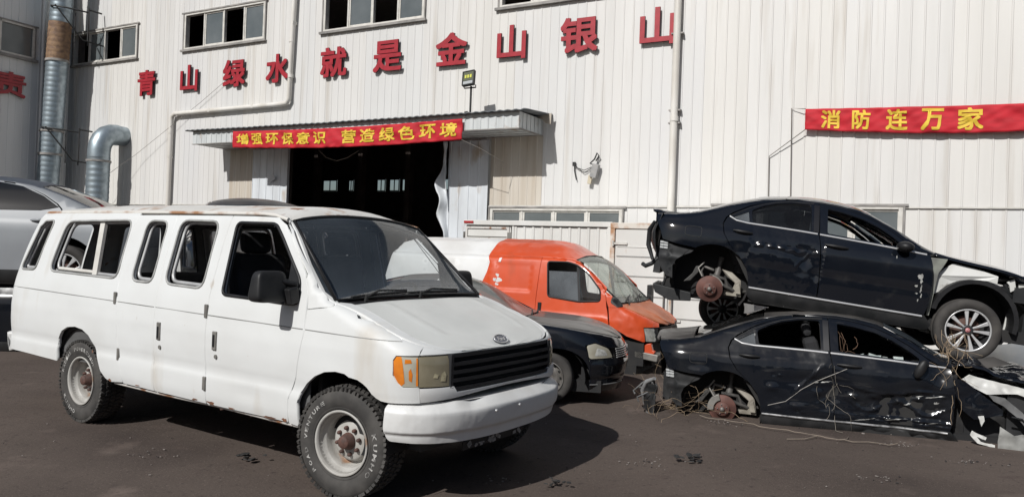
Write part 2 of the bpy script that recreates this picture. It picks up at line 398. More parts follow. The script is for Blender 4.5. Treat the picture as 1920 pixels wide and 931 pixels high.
# ---------------------------------------------------------------- the white hall
WA=math.radians(-28.32)
WALL=Matrix.Translation((0,20,0))@Matrix.Rotation(WA,4,'Z')      # x along the wall to the right, y into the hall, z up
def wempty(name,t,y,z):
    o=bpy.data.objects.new(name,None); COL.objects.link(o); o.matrix_world=WALL@Matrix.Translation((t,y,z)); return o
class WB(MB):
    """builder in wall coordinates; the parent Empty stands at (t,y,z)"""
    def bw(s,name,mats,root,off,bevel=0,solid=0):
        return s.build(name,mats,root,bevel=bevel,origin=off,solid=solid) if False else s._b(name,mats,root,off,bevel,solid)
    def _b(s,name,mats,root,off,bevel,solid):
        s.v=[(p[0]-off[0],p[1]-off[1],p[2]-off[2]) for p in s.v]
        return s.build(name,mats,root,bevel=bevel,solid=solid)
def ribbed(mb,t0,t1,z0,z1,openings,pitch=.25,y=0,dep=.011,rib=.022,m=0,phase=0,smooth=False,tones=False):
    """trapezoid-ribbed sheet between t0 and t1 with rectangular openings (ta,tb,za,zb)"""
    ts=[(t0,0.0),(t1,0.0)]; k=math.floor((t0-phase)/pitch)
    def yy(t):
        q=((t-phase)/pitch)%1.0*pitch; c=q-pitch/2; a=abs(c)
        if a<rib*.5: return -dep
        if a<rib: return -dep*(1-(a-rib*.5)/(rib*.5))
        return 0.0
    xs={round(t0,4),round(t1,4)}
    while phase+k*pitch<t1+pitch:
        c=phase+(k+.5)*pitch
        for d in(-rib,-rib*.5,rib*.5,rib):
            if t0<c+d<t1: xs.add(round(c+d,4))
        k+=1
    for o in openings:
        for t in o[:2]:
            if t0<t<t1: xs.add(round(t,4))
    xs=sorted(xs)
    for a,b in zip(xs,xs[1:]):
        if b-a<1e-4: continue
        mid=(a+b)/2; zs=[(z0,z1)]
        for o in openings:
            if o[0]<mid<o[1]:
                nz=[]
                for p,q in zs:
                    if o[3]<=p or o[2]>=q: nz.append((p,q)); continue
                    if o[2]>p: nz.append((p,o[2]))
                    if o[3]<q: nz.append((o[3],q))
                zs=nz
        for p,q in zs:
            mb.add([(a,y+yy(a+1e-6),p),(b,y+yy(b-1e-6),p),(b,y+yy(b-1e-6),q),(a,y+yy(a+1e-6),q)],[(0,1,2,3)],(int(noise.cell(Vector((math.floor((mid-phase)/(4*pitch))+.5,3.5 if z0<1 else 7.5,.5)))*2.999) if tones else m),smooth)
HALL=wempty('factory_hall',-5,0,0); HO=(-5,0,0)
tag(HALL,'large white ribbed steel factory hall with a dark open doorway','building')
WIN=[(-19.3,-15.56,8.24,9.44),(-13.02,-9.25,8.26,9.48),(-6.75,-3.07,8.22,9.5),(-.6,3.1,8.22,9.48)]
LOWW=[(-.66,3.0,2.05,2.91),(5.3,9.07,2.14,2.99)]
DOOR=(-8.0,-1.95,0,4.80)
mb=WB(); ribbed(mb,-19.6,17.0,2.98,13.0,WIN+LOWW+[DOOR],tones=True); ribbed(mb,-19.6,17.0,0,2.97,WIN+LOWW+[DOOR],y=.012,tones=True); mb.bw('ribbed_wall',[SHEET,SHEETB,SHEETC],HALL,HO)
mb=WB()
mb.bx((-19.6,.06,13),(17,20,13.15)); mb.bx((16.9,.06,0),(17.0,20,13))
mb.bw('hall_shell',SHEET2,HALL,HO)
# far wall with the small bright windows seen through the doorway
BW=[(-22.95+3.9*0,-21.86,5.05,5.72),(-20.94,-20.58,5.05,5.70),(-18.81,-18.2,5.02,5.72),(-17.9,-17.2,5.02,5.72),(-17.0,-16.41,5.02,5.72),(-14.68,-13.8,5.05,5.70)]
mb=WB()
def slab(mb,y,t0,t1,z0,z1,ops):
    xs=sorted({t0,t1,*[o[0] for o in ops],*[o[1] for o in ops]})
    for a,b in zip(xs,xs[1:]):
        zs=[(z0,z1)]
        for o in ops:
            if o[0]<=a+1e-6 and b<=o[1]+1e-6: zs=[r for p,q in zs for r in ((p,min(q,o[2])),(max(p,o[3]),q)) if r[1]-r[0]>1e-4]
        for p,q in zs: mb.add([(a,y,p),(b,y,p),(b,y,q),(a,y,q)],[(0,1,2,3)])
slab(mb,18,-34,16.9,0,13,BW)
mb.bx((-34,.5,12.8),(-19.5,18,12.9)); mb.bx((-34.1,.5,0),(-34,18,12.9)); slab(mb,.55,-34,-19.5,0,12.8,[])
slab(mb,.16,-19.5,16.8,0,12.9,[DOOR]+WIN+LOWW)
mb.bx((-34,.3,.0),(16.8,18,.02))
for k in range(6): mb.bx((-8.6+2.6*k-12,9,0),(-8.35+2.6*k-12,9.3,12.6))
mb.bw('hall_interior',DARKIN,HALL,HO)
for o in BW:
    mb=WB(); w=o[1]-o[0]
    for t in (o[0],(o[0]+o[1])/2-.02,o[1]-.04): mb.bx((t,17.93,o[2]),(t+.04,17.98,o[3]))
    mb.bx((o[0],17.94,o[2]),(o[1],17.97,o[2]+.05)); mb.bx((o[0],17.94,o[3]-.05),(o[1],17.97,o[3]))
    mb.bw('far_window',GREYIN,HALL,HO)
# upper sliding windows: frame, two panes shut, two openings dark
def window(t0,t1,z0,z1,opens,n=4,sill=True):
    mb=WB(); f=.06
    mb.bx((t0-.02,-.05,z0),(t0+f,.12,z1)); mb.bx((t1-f,-.05,z0),(t1+.02,.12,z1)); mb.bx((t0+f,-.05,z1-f),(t1-f,.12,z1)); mb.bx((t0+f,-.05,z0),(t1-f,.12,z0+f))
    w=(t1-t0)/n
    for k in range(1,n): mb.bx((t0+k*w-.03,-.02,z0+f),(t0+k*w+.03,.09,z1-f))
    fr=mb.bw('window',FRAME,HALL,HO,bevel=.006)
    for k in range(n):
        if k in opens: continue
        a,b=t0+k*w+.03,t0+(k+1)*w-.03
        mb=WB(); e=.045
        mb.bx((a,.0,z0+f),(a+e,.05,z1-f),1); mb.bx((b-e,.0,z0+f),(b,.05,z1-f),1); mb.bx((a+e,.0,z0+f),(b-e,.05,z0+f+e),1); mb.bx((a+e,.0,z1-f-e),(b-e,.05,z1-f),1)
        mb.bx((a+e,.02,z0+f+e),(b-e,.03,z1-f-e),0)
        mb.bw('pane',[WINGLASS,FRAME],fr,HO)
    mb=WB(); mb.bx((t0-.14,-.10,z0-.07),(t1+.10,-.03,z0-.002)); mb.bx((t0-.14,-.07,z1+.003),(t1+.12,-.03,z1+.05))
    mb.bx((t0-.07,-.06,z0),(t0-.022,-.028,z1)); mb.bx((t1+.022,-.06,z0),(t1+.06,-.028,z1))
    mb.bw('sill',DARKTRIM,fr,HO)
    return fr
window(*WIN[0],opens=(0,2)); window(*WIN[1],opens=(0,2)); window(*WIN[2],opens=(0,2)); window(*WIN[3],opens=(0,2))
window(*LOWW[0],opens=()); window(*LOWW[1],opens=())
# base flashing between the two sheets
mb=WB(); 
for a,b in ((-19.6,-8.05),(-1.9,17)): mb.bx((a,-.034,2.955),(b,-.024,2.985))
mb.bw('flashing',FRAME,HALL,HO)
# stained strips and bluish leaves beside the doorway
mb=WB(); ribbed(mb,-.73,.80,2.93,4.78,[],pitch=.25,y=-.012); mb.bw('stained_panel',STAINED,HALL,HO)
mb=WB(); ribbed(mb,-10.6,-9.45,2.99,4.78,[],pitch=.25,y=-.012); mb.bw('stained_panel',STAINED,HALL,HO)
mb=WB(); ribbed(mb,-9.45,-7.98,0,4.72,[],pitch=.30,y=-.10,rib=.02,dep=.015); mb.bx((-8.0,-.11,0),(-7.95,-.02,4.72)); mb.bw('sliding_door_leaf',BLUESHEET,HALL,HO)
mb=WB(); ribbed(mb,-2.0,-.74,0,4.72,[],pitch=.30,y=-.10,rib=.02,dep=.015); mb.bx((-2.0,-.11,0),(-1.96,-.02,4.72)); mb.bw('sliding_door_leaf',BLUESHEET,HALL,HO)
# torn sheet hanging on the right edge of the doorway
mb=WB()
def torn(a,b):
    z=4.7-3.4*b; w=.42*(1-.55*max(0,math.sin(b*9+1)))*(1-.3*b)
    return (-2.02-w*a*(.75+.25*math.sin(b*23))+.14*b, -.16-.12*math.sin(a*5+b*6)-.05*fbm(a*3,b*9,1), z)
mb.grid(torn,8,40); mb.bw('torn_sheet',BLUESHEET,HALL,HO,solid=.012)
# bent flap on the left leaf
mb=WB(); mb.prism([(-8.72,3.62),(-8.35,3.78),(-8.42,3.95),(-8.5,3.86)],lambda a,b,h:(a,-.13-h*.6-(b-3.6)*.35,b),.02); mb.bw('bent_flap',BLUESHEET,HALL,HO)
# canopy
mb=WB(); y0,y1=-1.28,-.03
ribbed(mb,-10.85,.76,4.785,5.185,[],pitch=.22,y=y0,rib=.02,dep=.012,m=0)
n0=len(mb.v)
mb.add([(-10.85,y1,4.785),(-10.85,y0,4.785),(-10.85,y0,5.185),(-10.85,y1,5.185)],[(0,1,2,3)])
for k in range(6):
    ya=y0+k*(y1-y0)/6; yb=y0+(k+1)*(y1-y0)/6
    mb.add([(.76,ya,4.785),(.76,yb-.03,4.785),(.76,yb-.03,5.185),(.76,ya,5.185)],[(0,1,2,3)]); mb.add([(.772,yb-.03,4.785),(.772,yb,4.785),(.772,yb,5.185),(.772,yb-.03,5.185)],[(0,1,2,3)])
for k in range(8):
    ya=y0+k*(y1-y0)/8; yb=y0+(k+1)*(y1-y0)/8; d=.012*(k%2)
    mb.add([(-10.84,ya,4.79+d),(.75,ya,4.79+d),(.75,yb,4.79+d),(-10.84,yb,4.79+d)],[(0,1,2,3)])
mb.bw('canopy',CANOPY,HALL,HO,solid=.008)
mb=WB()
def ctop(a,b):
    t=-11.05+12.1*a; return (t,-1.42+1.40*b,5.20+.10*b+.012*math.sin(t*28)*(1-b)-.03*math.sin(a*PI)*(1-b)+.012*fbm(t,2,0))
mb.grid(ctop,240,3); mb.bw('canopy_roof',CANOPYTOP,HALL,HO,solid=.03)
mb=WB(); mb.bx((-10.87,-1.30,4.765),(.78,-1.245,4.79)); mb.bx((-10.87,-1.30,5.17),(.78,-1.292,5.195)); mb.bx((.70,-1.24,4.77),(.784,-.03,4.787)); mb.bw('canopy_edge',DARKTRIM,HALL,HO)
mb=WB(); mb.prism([(.55,5.22),(1.12,5.30),(1.10,5.02),(.95,5.06),(.80,5.20)],lambda a,b,h:(a,-.12+h-(a-.5)*.2,b),.02); mb.bw('bent_end_sheet',STAINED,HALL,HO)
# loose wire loop in the doorway
mb=WB(); mb.tube([(-6.6,-.2,4.6),(-6.3,-.22,4.38),(-5.9,-.2,4.27),(-5.5,-.2,4.35),(-5.1,-.18,4.55)],.012,6); mb.bw('loose_wire',ROPE,HALL,HO)

# ---------------------------------------------------------------- red board characters
def board(ch,t,z,w,h,label,root_frame=WALL,y=-.10,hp=None):
    vs,fs=glyph(ch,0,.5,3,.026)
    mb=MB()
    th=.055
    V=[]
    for v in vs: V.append((v.x*w,-v.z*th,v.y*h))
    mb.v=V; mb.f=fs; mb.sm=[False]*len(fs); mb.m=[0]*len(fs)
    for i,f in enumerate(fs):
        ys=[V[k][1] for k in f]
        mb.m[i]=0 if max(ys)-min(ys)<1e-5 and ys[0]<0 else 1
    o=mb.build('sign_character',[RED,REDSIDE]); o.matrix_world=root_frame@Matrix.Translation((t,y,z))
    tag(o,label,'sign character','red board characters on the hall walls'); return o
ROW=[('青',-14.92,'first'),('山',-12.71,''),('绿',-10.55,''),('水',-8.62,''),('就',-6.33,''),('是',-4.32,''),('金',-2.14,''),('山',-.27,''),('银',1.65,''),('山',3.67,'')]
CL=['red character 青 at the left end of the row on the white wall','red character 山 second from the left, between 青 and 绿','red character 绿 between 山 and 水 under the second window','red character 水 crossed at its right by the white drainpipe',
 'red character 就 under the big window, right of the drainpipe','red character 是 under the right end of the big window','red character 金 above the floodlight on the canopy','red character 山 between 金 and 银','red character 银 between two 山 characters','red character 山 at the right end of the row beside the tall pipe']
for (ch,t,_),lb in zip(ROW,CL):
    w={'山':.86,'水':.98,'青':.95}.get(ch,1.02); board(ch,t+.09,7.25,w,.90,lb)

# ---------------------------------------------------------------- pipes on the wall
def wthing(name,label,cat,t,y,z,group=None):
    o=wempty(name,t,y,z); tag(o,label,cat,group); return o
mb=WB(); mb.tube([(-7.80,-.13,12.5),(-7.98,-.13,6.25),(-8.06,-.13,6.13),(-8.3,-.13,6.11),(-13.22,-.13,6.07),(-13.38,-.13,6.0),(-13.41,-.13,5.85),(-13.46,-.13,.05)],.075,12)
for z in (8.0,6.9): mb.tube([(-7.94,-.13,z),(-7.945,-.13,z+.10)],.088,12)
mb.tube([(-13.42,-.13,5.5),(-13.425,-.13,5.4)],.088,12)
r=wthing('drainpipe','white drainpipe stepping left above the canopy then down the wall','pipe',-8,0,0); mb.bw('pipe',PVC,r,(-8,0,0))
for t,z in ((-7.9,8.6),(-9.5,6.1),(-11.5,6.08),(-13.43,4.6)):
    mb=WB(); mb.bx((t-.05,-.2,z-.05),(t+.05,-.0,z+.05)); mb.bw('bracket',FRAME,r,(-8,0,0))
mb=WB(); mb.tube([(4.26,-.15,12.6),(4.25,-.15,.05)],.085,14)
for z in (8.0,4.95,2.0): mb.tube([(4.26,-.15,z),(4.26,-.15,z+.12)],.10,14)
r=wthing('drainpipe','tall straight white drainpipe beside the last red character','pipe',4.25,0,0); mb.bw('pipe',PVC,r,(4.25,0,0))
for z in (7.0,4.9,5.2):
    mb=WB(); mb.bx((4.12,-.16,z),(4.40,-.02,z+.035)); mb.bw('bracket',DARKTRIM,r,(4.25,0,0))

# ---------------------------------------------------------------- air ducts
r=wthing('air_duct','bluish elbow duct coming out of the white wall and turning down','duct',-16.1,-.9,0)
pth=[(-16.08,.03,5.42),(-16.08,-.30,5.42),(-16.08,-.52,5.40),(-16.085,-.70,5.32),(-16.09,-.83,5.18),(-16.095,-.91,5.0),(-16.1,-.94,4.78),(-16.1,-.94,4.55)]
mb=WB(); mb.tube([pth[0],pth[1]],[.34,.35],22); mb.tube(pth[1:],.37,22,caps=False); mb.bw('elbow',GALV,r,(-16.1,-.9,0))
mb=WB(); P=[]; R_=[]; z=4.55
while z>0: P.append((-16.1-.012*(4.55-z),-.94,z)); R_.append(.37 if int(round((4.55-z)/.05))%4 else .381); z-=.05
mb.tube(P,R_,24); mb.bw('spiral_pipe',GALV,r,(-16.1,-.9,0))
for z in (4.45,2.9,1.4):
    mb=WB(); mb.tube([(-16.1-.012*(4.55-z),-.94,z),(-16.1-.012*(4.55-z),-.94,z-.07)],.405,24); mb.bw('flange',DARKTRIM,r,(-16.1,-.9,0))
r=wthing('air_duct','tall galvanised duct with a rusted band standing at the building corner','duct',-18.5,-1.2,0)
mb=WB(); P=[];R_=[]; z=12.8
while z>0:
    P.append((-18.44-.072*(10-z)*.95,-1.06,z)); R_.append(.36 if int(round((12.8-z)/.06))%3 else .372); z-=.06
i0=next(i for i,p in enumerate(P) if p[2]<9.55); i1=next(i for i,p in enumerate(P) if p[2]<8.15)
mb.tube(P[:i0+1],R_[:i0+1],26,m=0,caps=False); mb.tube(P[i0:i1+1],[q+.012 for q in R_[i0:i1+1]],26,m=1,caps=True); mb.tube(P[i1:],R_[i1:],26,m=0,caps=False)
mb.bw('spiral_pipe',[GALV,RUSTDUCT],r,(-18.5,-1.2,0))
dx=lambda z:-18.44-.072*(10-z)*.95
for z in (8.15,5.6,4.75):
    mb=WB(); mb.tube([(dx(z),-1.06,z),(dx(z),-1.06,z-.08)],.40,26); mb.bw('flange',DARKTRIM,r,(-18.5,-1.2,0))
mb=WB()
for z in (5.65,10.0):
    mb.tube([(dx(z)-.42,-1.1,z),(dx(z)+.1,-1.5,z),(dx(z)+.55,-1.2,z-.05),(dx(z)+.9,-.6,z-.1)],.03,6); mb.tube([(dx(z)+.9,-.6,z),(dx(z)+.9,-.1,z)],.03,6)
    mb.tube([(dx(z)+.35,-1.5,z),(dx(z)+.9,-.8,z-1.15),(dx(z)+1.0,-.05,z-1.2)],.028,6); mb.tube([(dx(z)+.9,-.6,z+.05),(dx(z)+.9,-.6,z-1.3)],.03,6); mb.tube([(dx(z)+.6,-.9,z-.1),(dx(z)+.6,-.9,z-1.25)],.025,6)
mb.bw('support_bracket',CABLE,r,(-18.5,-1.2,0))

# ---------------------------------------------------------------- the building on the left
LC=WALL@Vector((-19.25,-.2,0))
LB=Matrix.Translation(LC)@Matrix.Rotation(WA+PI/2,4,'Z')     # x from far towards the corner; y is into that building
def lempty(name,x,y,z):
    o=bpy.data.objects.new(name,None); COL.objects.link(o); o.matrix_world=LB@Matrix.Translation((x,y,z)); return o
SIDEB=lempty('side_building',-6,0,0); tag(SIDEB,'grey ribbed steel building in shade at the left edge','building')
LO6=(-6,0,0)
LWIN=(-4.3,-1.33,8.11,9.27)
mb=WB(); ribbed(mb,-5.4,0,0,13,[LWIN],pitch=.25); mb.bx((-.04,-.02,0),(.0,.45,13)); mb.bw('ribbed_wall',SHEET2,SIDEB,LO6)
mb=WB(); mb.bx((-5.4,.2,12.9),(0,6,13.05)); mb.bx((-5.4,.3,0),(-.05,.35,12.9)); mb.bx((-5.4,.03,0),(-5.35,6,12.9)); mb.bw('shell',DARKIN,SIDEB,LO6)
mb=WB(); mb.bx((-.5,-.09,0),(-.42,-.01,13)); mb.tube([(-1.05,-.1,12.9),(-1.05,-.1,0)],.06,8); mb.bw('corner_flashing',SHEET2,SIDEB,LO6)
mb=WB(); t0,t1,z0,z1=LWIN
for a,b in (((t0,z0),(t0+.07,z1)),((t1-.07,z0),(t1,z1)),((t0,z1-.07),(t1,z1)),((t0,z0),(t1,z0+.07)),((t0+1.75,z0),(t0+1.83,z1))): mb.bx((a[0],-.06,a[1]),(b[0],.1,b[1]))
fr=mb.bw('window',FRAME,SIDEB,LO6)
mb=WB(); mb.bx((t0+.07,.0,z0+.07),(t1-.07,.02,z1-.07)); mb.bw('pane',WINGLASS,fr,LO6)
mb=WB(); mb.bx((t0-.1,-.12,z0-.1),(t1+.12,-.03,z0-.002)); mb.bx((t1+.002,-.05,z0),(t1+.05,-.025,z1)); mb.bx((t0-.1,-.08,z1+.002),(t1+.12,-.03,z1+.05)); mb.bw('sill',DARKTRIM,fr,LO6)
board('责',-2.13,7.05,1.05,.86,'red character 责 on the shaded grey building at the left edge',root_frame=LB)

# ---------------------------------------------------------------- banners
def banner_surface(t0,t1,top,bot,y,seed):
    def f(a,b):
        t=t0+(t1-t0)*a; zt=top(a); zb=bot(a)
        return (t,y-.02*math.sin(b*PI)*math.sin(a*40+3*b)-.03*fbm(a*9,b*2,seed)-.010*math.sin(a*95+b*9)-.012*math.sin(a*150-b*16+2*fbm(a*12,b,seed+3))*(.4+fbm(a*7,b*2,seed+9)),zb+(zt-zb)*b)
    return f
def lettering(mb,f,items):
    for ch,a0,a1,b0,b1 in items:
        vs,fs=glyph(ch,0,0,2,.026)
        bm=bmesh.new(); vv=[bm.verts.new((v.x,v.y,v.z)) for v in vs]
        for q in fs:
            try: bm.faces.new([vv[i] for i in q])
            except ValueError: pass
        bmesh.ops.triangulate(bm,faces=bm.faces); bmesh.ops.subdivide_edges(bm,edges=[e for e in bm.edges if e.calc_length()>.22],cuts=2)
        bm.verts.index_update()
        P=[]
        for v in bm.verts:
            p=f(a0+(a1-a0)*(v.co.x+.5),b0+(b1-b0)*(v.co.y+.5)); P.append((p[0],p[1]-.016+v.co.z*.05,p[2]))
        mb.add(P,[tuple(v.index for v in q.verts) for q in bm.faces],0,True); bm.free()
r=wthing('banner','red banner with yellow characters hung along the canopy front over the doorway','banner',-5,-1.36,4.8)
F1=banner_surface(-8.95,-.80,lambda a:5.09-.06*math.sin(a*PI)-.03*a,lambda a:4.60-.07*a-.09*math.sin(a*PI),-1.38,1)
mb=WB(); mb.grid(F1,140,12); mb.bw('cloth',REDCLOTH,r,(-5,-1.36,4.8),solid=.008)
A=lambda t:(t+8.95)/8.15
it=[]
for k,ch in enumerate('增强环保意识'): c=-8.53+k*.605; it.append((ch,A(c-.235),A(c+.235),.20,.84))
for k,ch in enumerate('营造绿色环境'): c=-4.46+k*.652; it.append((ch,A(c-.25),A(c+.25),.18,.86))
for q in it:
    mb=WB(); lettering(mb,F1,[q]); mb.bw('character',YELLOW,r,(-5,-1.36,4.8))
for P in ([F1(0,1),(-9.2,-1.3,5.2)],[F1(1,1),(-.7,-1.3,5.19)],[F1(1,0),(-.3,-1.25,4.3),(-.1,-.4,4.05)]):
    mb=WB(); mb.tube(P,.007,5); mb.bw('tie_cord',ROPE,r,(-5,-1.36,4.8))
r=wthing('banner','long red banner with yellow characters strung on the bare wall at right','banner',9,-.12,4.7)
F2=banner_surface(7.15,14.5,lambda a:5.08-.14*math.sin(min(1,a*1.2)*PI*.5),lambda a:4.63-.20*math.sin(min(1,a*2)*PI*.5)+.0*a,-.14,5)
mb=WB(); mb.grid(F2,150,12); mb.bw('cloth',REDCLOTH,r,(9,-.12,4.7),solid=.008)
A2=lambda t:(t-7.15)/7.35
it=[]
for (ch,x0,x1) in (('消',7.47,7.85),('防',8.08,8.43),('连',8.72,9.12),('万',9.36,9.76),('家',10.0,10.44)): it.append((ch,A2(x0),A2(x1),.10,.92))
for q in it:
    mb=WB(); lettering(mb,F2,[q]); mb.bw('character',YELLOW,r,(9,-.12,4.7))
for P in ([F2(0,1),(6.85,-.05,5.13),(6.9,-.045,2.6)],[F2(0,0),(6.41,-.05,4.09),(6.43,-.045,2.6)]):
    mb=WB(); mb.tube(P,.011,5); mb.bw('tie_cord',ROPE,r,(9,-.12,4.7))

# ---------------------------------------------------------------- floodlight, junction box, wires
r=wthing('floodlight','black floodlight on a short post standing on the canopy','lamp',-.88,-.9,5.27)
ro=(-.88,-.9,5.27)
mb=WB(); mb.tube([(-.88,-.9,5.26),(-.88,-.9,5.98)],.028,10); mb.bx((-1.05,-1.0,5.26),(-.75,-.8,5.285)); mb.tube([(-1.02,-.95,5.29),(-.95,-.9,5.31)],.04,6); mb.bw('post',CABLE,r,ro)
mb=WB(); RX=Matrix.Rotation(math.radians(-14),3,'X')@Matrix.Rotation(math.radians(-6),3,'Y'); c=Vector((-.92,-.95,6.17)); mb.box(c,(.34,.07,.40),RX)
for sx in(-1,1): mb.box(c+RX@Vector((sx*.165,-.045,0)),(.02,.03,.40),RX)
for sz in(-1,1): mb.box(c+RX@Vector((0,-.045,sz*.19)),(.31,.03,.02),RX)
mb.tube([(-1.1,-.93,6.0),(-1.08,-.9,5.94),(-.74,-.9,5.94),(-.73,-.93,6.0)],.018,6); mb.bw('housing',CABLE,r,ro,bevel=.008)
mb=WB(); mb.box(c+RX@Vector((0,-.04,.05)),(.29,.012,.24),RX); mb.bw('reflector',mat('lamp_reflector',(.10,.11,.07),None,1,.3),r,ro)
for k in range(3):
    mb=WB(); mb.box(c+RX@Vector((-.075+.075*k,-.05,.04)),(.05,.012,.09),RX); mb.bw('led_chip',mat('led_yellow',(.55,.55,.06),None,1,.5),r,ro)
mb=WB(); mb.box(c+RX@Vector((0,-.05,-.13)),(.28,.012,.08),RX); mb.bw('driver_cover',mat('lamp_cover',(.35,.37,.38),None,1,.5),r,ro)
def shift(mb,d):
    mb.v=[(p[0]+d,p[1],p[2]) for p in mb.v]; return mb
r=wthing('junction_box','small grey box and loose wires dangling on the white wall','box',2.0,-.1,3.9); ro=(2,-.1,3.9)
mb=WB(); RY=Matrix.Rotation(math.radians(14),3,'Y'); mb.box((2.12,-.14,3.83),(.17,.12,.34),RY); shift(mb,.19).bw('body',mat('grey_box',(.25,.25,.25),(.32,.31,.3),8,.5),r,ro,bevel=.01)
mb=WB(); mb.box((1.99,-.12,3.62),(.10,.06,.22),Matrix.Rotation(math.radians(8),3,'Y')); shift(mb,.19).bw('switch',mat('beige_plastic',(.50,.44,.33),None,1,.5),r,ro,bevel=.01)
mb=WB(); mb.tube([(2.08,-.08,3.98),(1.98,-.12,4.02),(2.1,-.14,4.12),(2.15,-.1,4.28),(2.2,-.1,4.2),(2.12,-.1,4.08)],.02,6)
mb.tube([(2.05,-.08,3.95),(1.8,-.06,3.86),(1.62,-.06,3.92),(1.52,-.06,4.05)],.010,5); mb.tube([(2.03,-.08,3.92),(1.8,-.06,3.80),(1.58,-.06,3.95)],.009,5); mb.tube([(1.53,-.06,4.06),(1.54,-.06,3.85),(1.60,-.06,3.62)],.014,5); mb.bx((1.49,-.09,3.97),(1.56,-.03,4.07)); shift(mb,.19).bw('wire',CABLE,r,ro)
r=wthing('overhead_wire','thin dark wire running slanting along the wall by the doorway','wire',-10,-.1,5); mb=WB()
mb.tube([(-17.3,-.9,3.2),(-15,-.3,4.7),(-12,-.1,6.4),(-10.4,-.08,7.3)],.007,5); mb.bw('wire',ROPE,r,(-10,-.1,5))

# unseen building added behind the camera for the dark car doors to mirror
sh=empty('unseen_shed',(2,-24,0),math.radians(-8)); tag(sh,'long dark building out of view, added for the black car doors to mirror','unseen_shed')
mb=MB(); mb.bx((-38,-4,0),(38,4,5.0)); mb.build('wall',mat('unseen_shed_wall',(.10,.095,.09),(.07,.068,.065),.5,.8),sh)
mb=MB(); mb.prism([(-4.6,4.95),(4.6,4.95),(0,6.4)],lambda a,b,h:(-38.5+h,a,b),77); mb.build('roof',mat('unseen_shed_roof',(.12,.11,.11),None,1,.7),sh)
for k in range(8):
    mb=MB(); mb.bx((-33+9*k,3.95,0),(-29.5+9*k,4.06,3.6)); mb.build('door',mat('unseen_shed_door',(.05,.055,.06),None,1,.6),sh)
# ---------------------------------------------------------------- vehicle materials
VANWHITE=mat('chalky_white_paint',(.66,.67,.665),(.61,.615,.605),1.2,.42,.55,spots=[((.50,.46,.40),1.7,.60,.82,(1.6,1.6,.4)),((.42,.36,.29),6,.70,.80,(1,1,.5)),((.34,.20,.12),4.5,.735,.77,(1,1,1))],spec=.4,coat=.12)
VANROOF=mat('chalky_roof_paint',(.66,.65,.62),(.58,.56,.52),2,.5,spots=[((.45,.33,.25),3,.58,.66,(1,1,1)),((.24,.11,.06),5,.64,.69,(1,1,1))])
VANHOOD=mat('dull_bonnet_paint',(.60,.61,.59),(.54,.55,.53),1.6,.38,.5,spec=.45,coat=.15)
BUMPERW=mat('white_bumper',(.66,.66,.65),(.58,.57,.55),3,.45,spots=[((.40,.38,.36),6,.68,.75,(1,1,1))])
RUSTW=mat('rusty_white',(.58,.56,.53),(.26,.13,.07),5,.7,lo=.56,hi=.66)
SEAM=mat('panel_gap',(.03,.03,.03),None,1,.9)
BLACKPAINT=mat('dusty_black_paint',(.005,.0065,.010),(.009,.010,.013),1.1,.07,.20,coat=.45,lo=.45,hi=.8,spots=[((.026,.026,.027),5,.62,.85,(1,1,1))],spec=.42)
BLACKROOF=mat('very_dusty_black_paint',(.035,.034,.034),(.085,.078,.072),2.2,.4,.65,coat=.15,lo=.35,hi=.7)
BLACKSCR=mat('scratched_black_paint',(.006,.0075,.011),(.013,.014,.016),2.4,.09,.27,lo=.45,hi=.78,spots=[((.045,.044,.043),7,.62,.78,(.35,1,1.6)),((.22,.215,.21),18,.735,.76,(.22,1,2.2))],spec=.45)
BLACKSTR=mat('black_body_structure',(.014,.015,.016),(.03,.03,.031),5,.5)
CHROME=mat('dull_chrome',(.70,.70,.70),(.55,.55,.55),9,.25,.4,metal=.55)
WHITESTR=mat('white_inner_panel',(.62,.62,.60),(.50,.50,.47),3,.45,spots=[((.22,.20,.18),5,.62,.72,(1,1,1))])
CREAM=mat('cream_inner_panel',(.36,.335,.28),(.20,.18,.15),5,.6)
RUBBER=mat('tyre_rubber',(.036,.034,.032),(.070,.065,.060),6,.8)
RUBBERD=mat('dusty_tyre_rubber',(.034,.031,.029),(.06,.055,.05),6,.85)
TYREWHITE=mat('raised_white_letters',(.46,.45,.43),(.12,.115,.11),26,.7,lo=.45,hi=.62)
STEELW=mat('pale_steel_wheel',(.42,.41,.385),(.31,.295,.27),7,.5,spots=[((.25,.14,.08),6,.62,.72,(1,1,1))])
HUBRUST=mat('rusty_hub',(.105,.052,.040),(.06,.036,.03),18,.75,bump=.3)
DISC=mat('rusty_brake_disc',(.125,.054,.042),(.08,.037,.030),11,.7,stretch=(1,.2,1))
ALLOY=mat('machined_alloy',(.62,.62,.62),(.48,.48,.48),6,.3,metal=.35)
ALLOYD=mat('dark_alloy',(.03,.03,.032),None,1,.4)
GREYMET=mat('dusty_metal',(.25,.24,.22),(.16,.15,.14),8,.55,metal=.4)
ORANGE=mat('faded_orange_paint',(.58,.075,.020),(.50,.066,.020),1.2,.30,.42,coat=.3,spots=[((.55,.30,.20),7,.74,.77,(1,1,1)),((.40,.07,.025),2.4,.62,.80,(1,1,.6))])
ORANGEHOOD=mat('dull_orange_bonnet',(.46,.115,.03),(.34,.09,.03),2.4,.45,.6,coat=.15)
TWHITE=mat('transit_white_paint',(.68,.68,.67),(.60,.59,.57),1.5,.4)
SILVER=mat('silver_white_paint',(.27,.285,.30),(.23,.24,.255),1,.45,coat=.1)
LAMPCLR=mat('hazy_lamp_lens',(.42,.40,.33),(.30,.28,.22),4,.25,coat=.6)
LAMPYEL=mat('yellowed_lamp_lens',(.20,.175,.115),(.27,.24,.17),5,.18,coat=.8)
AMBER=mat('amber_lens',(.72,.22,.02),(.55,.15,.015),9,.2,coat=.7)
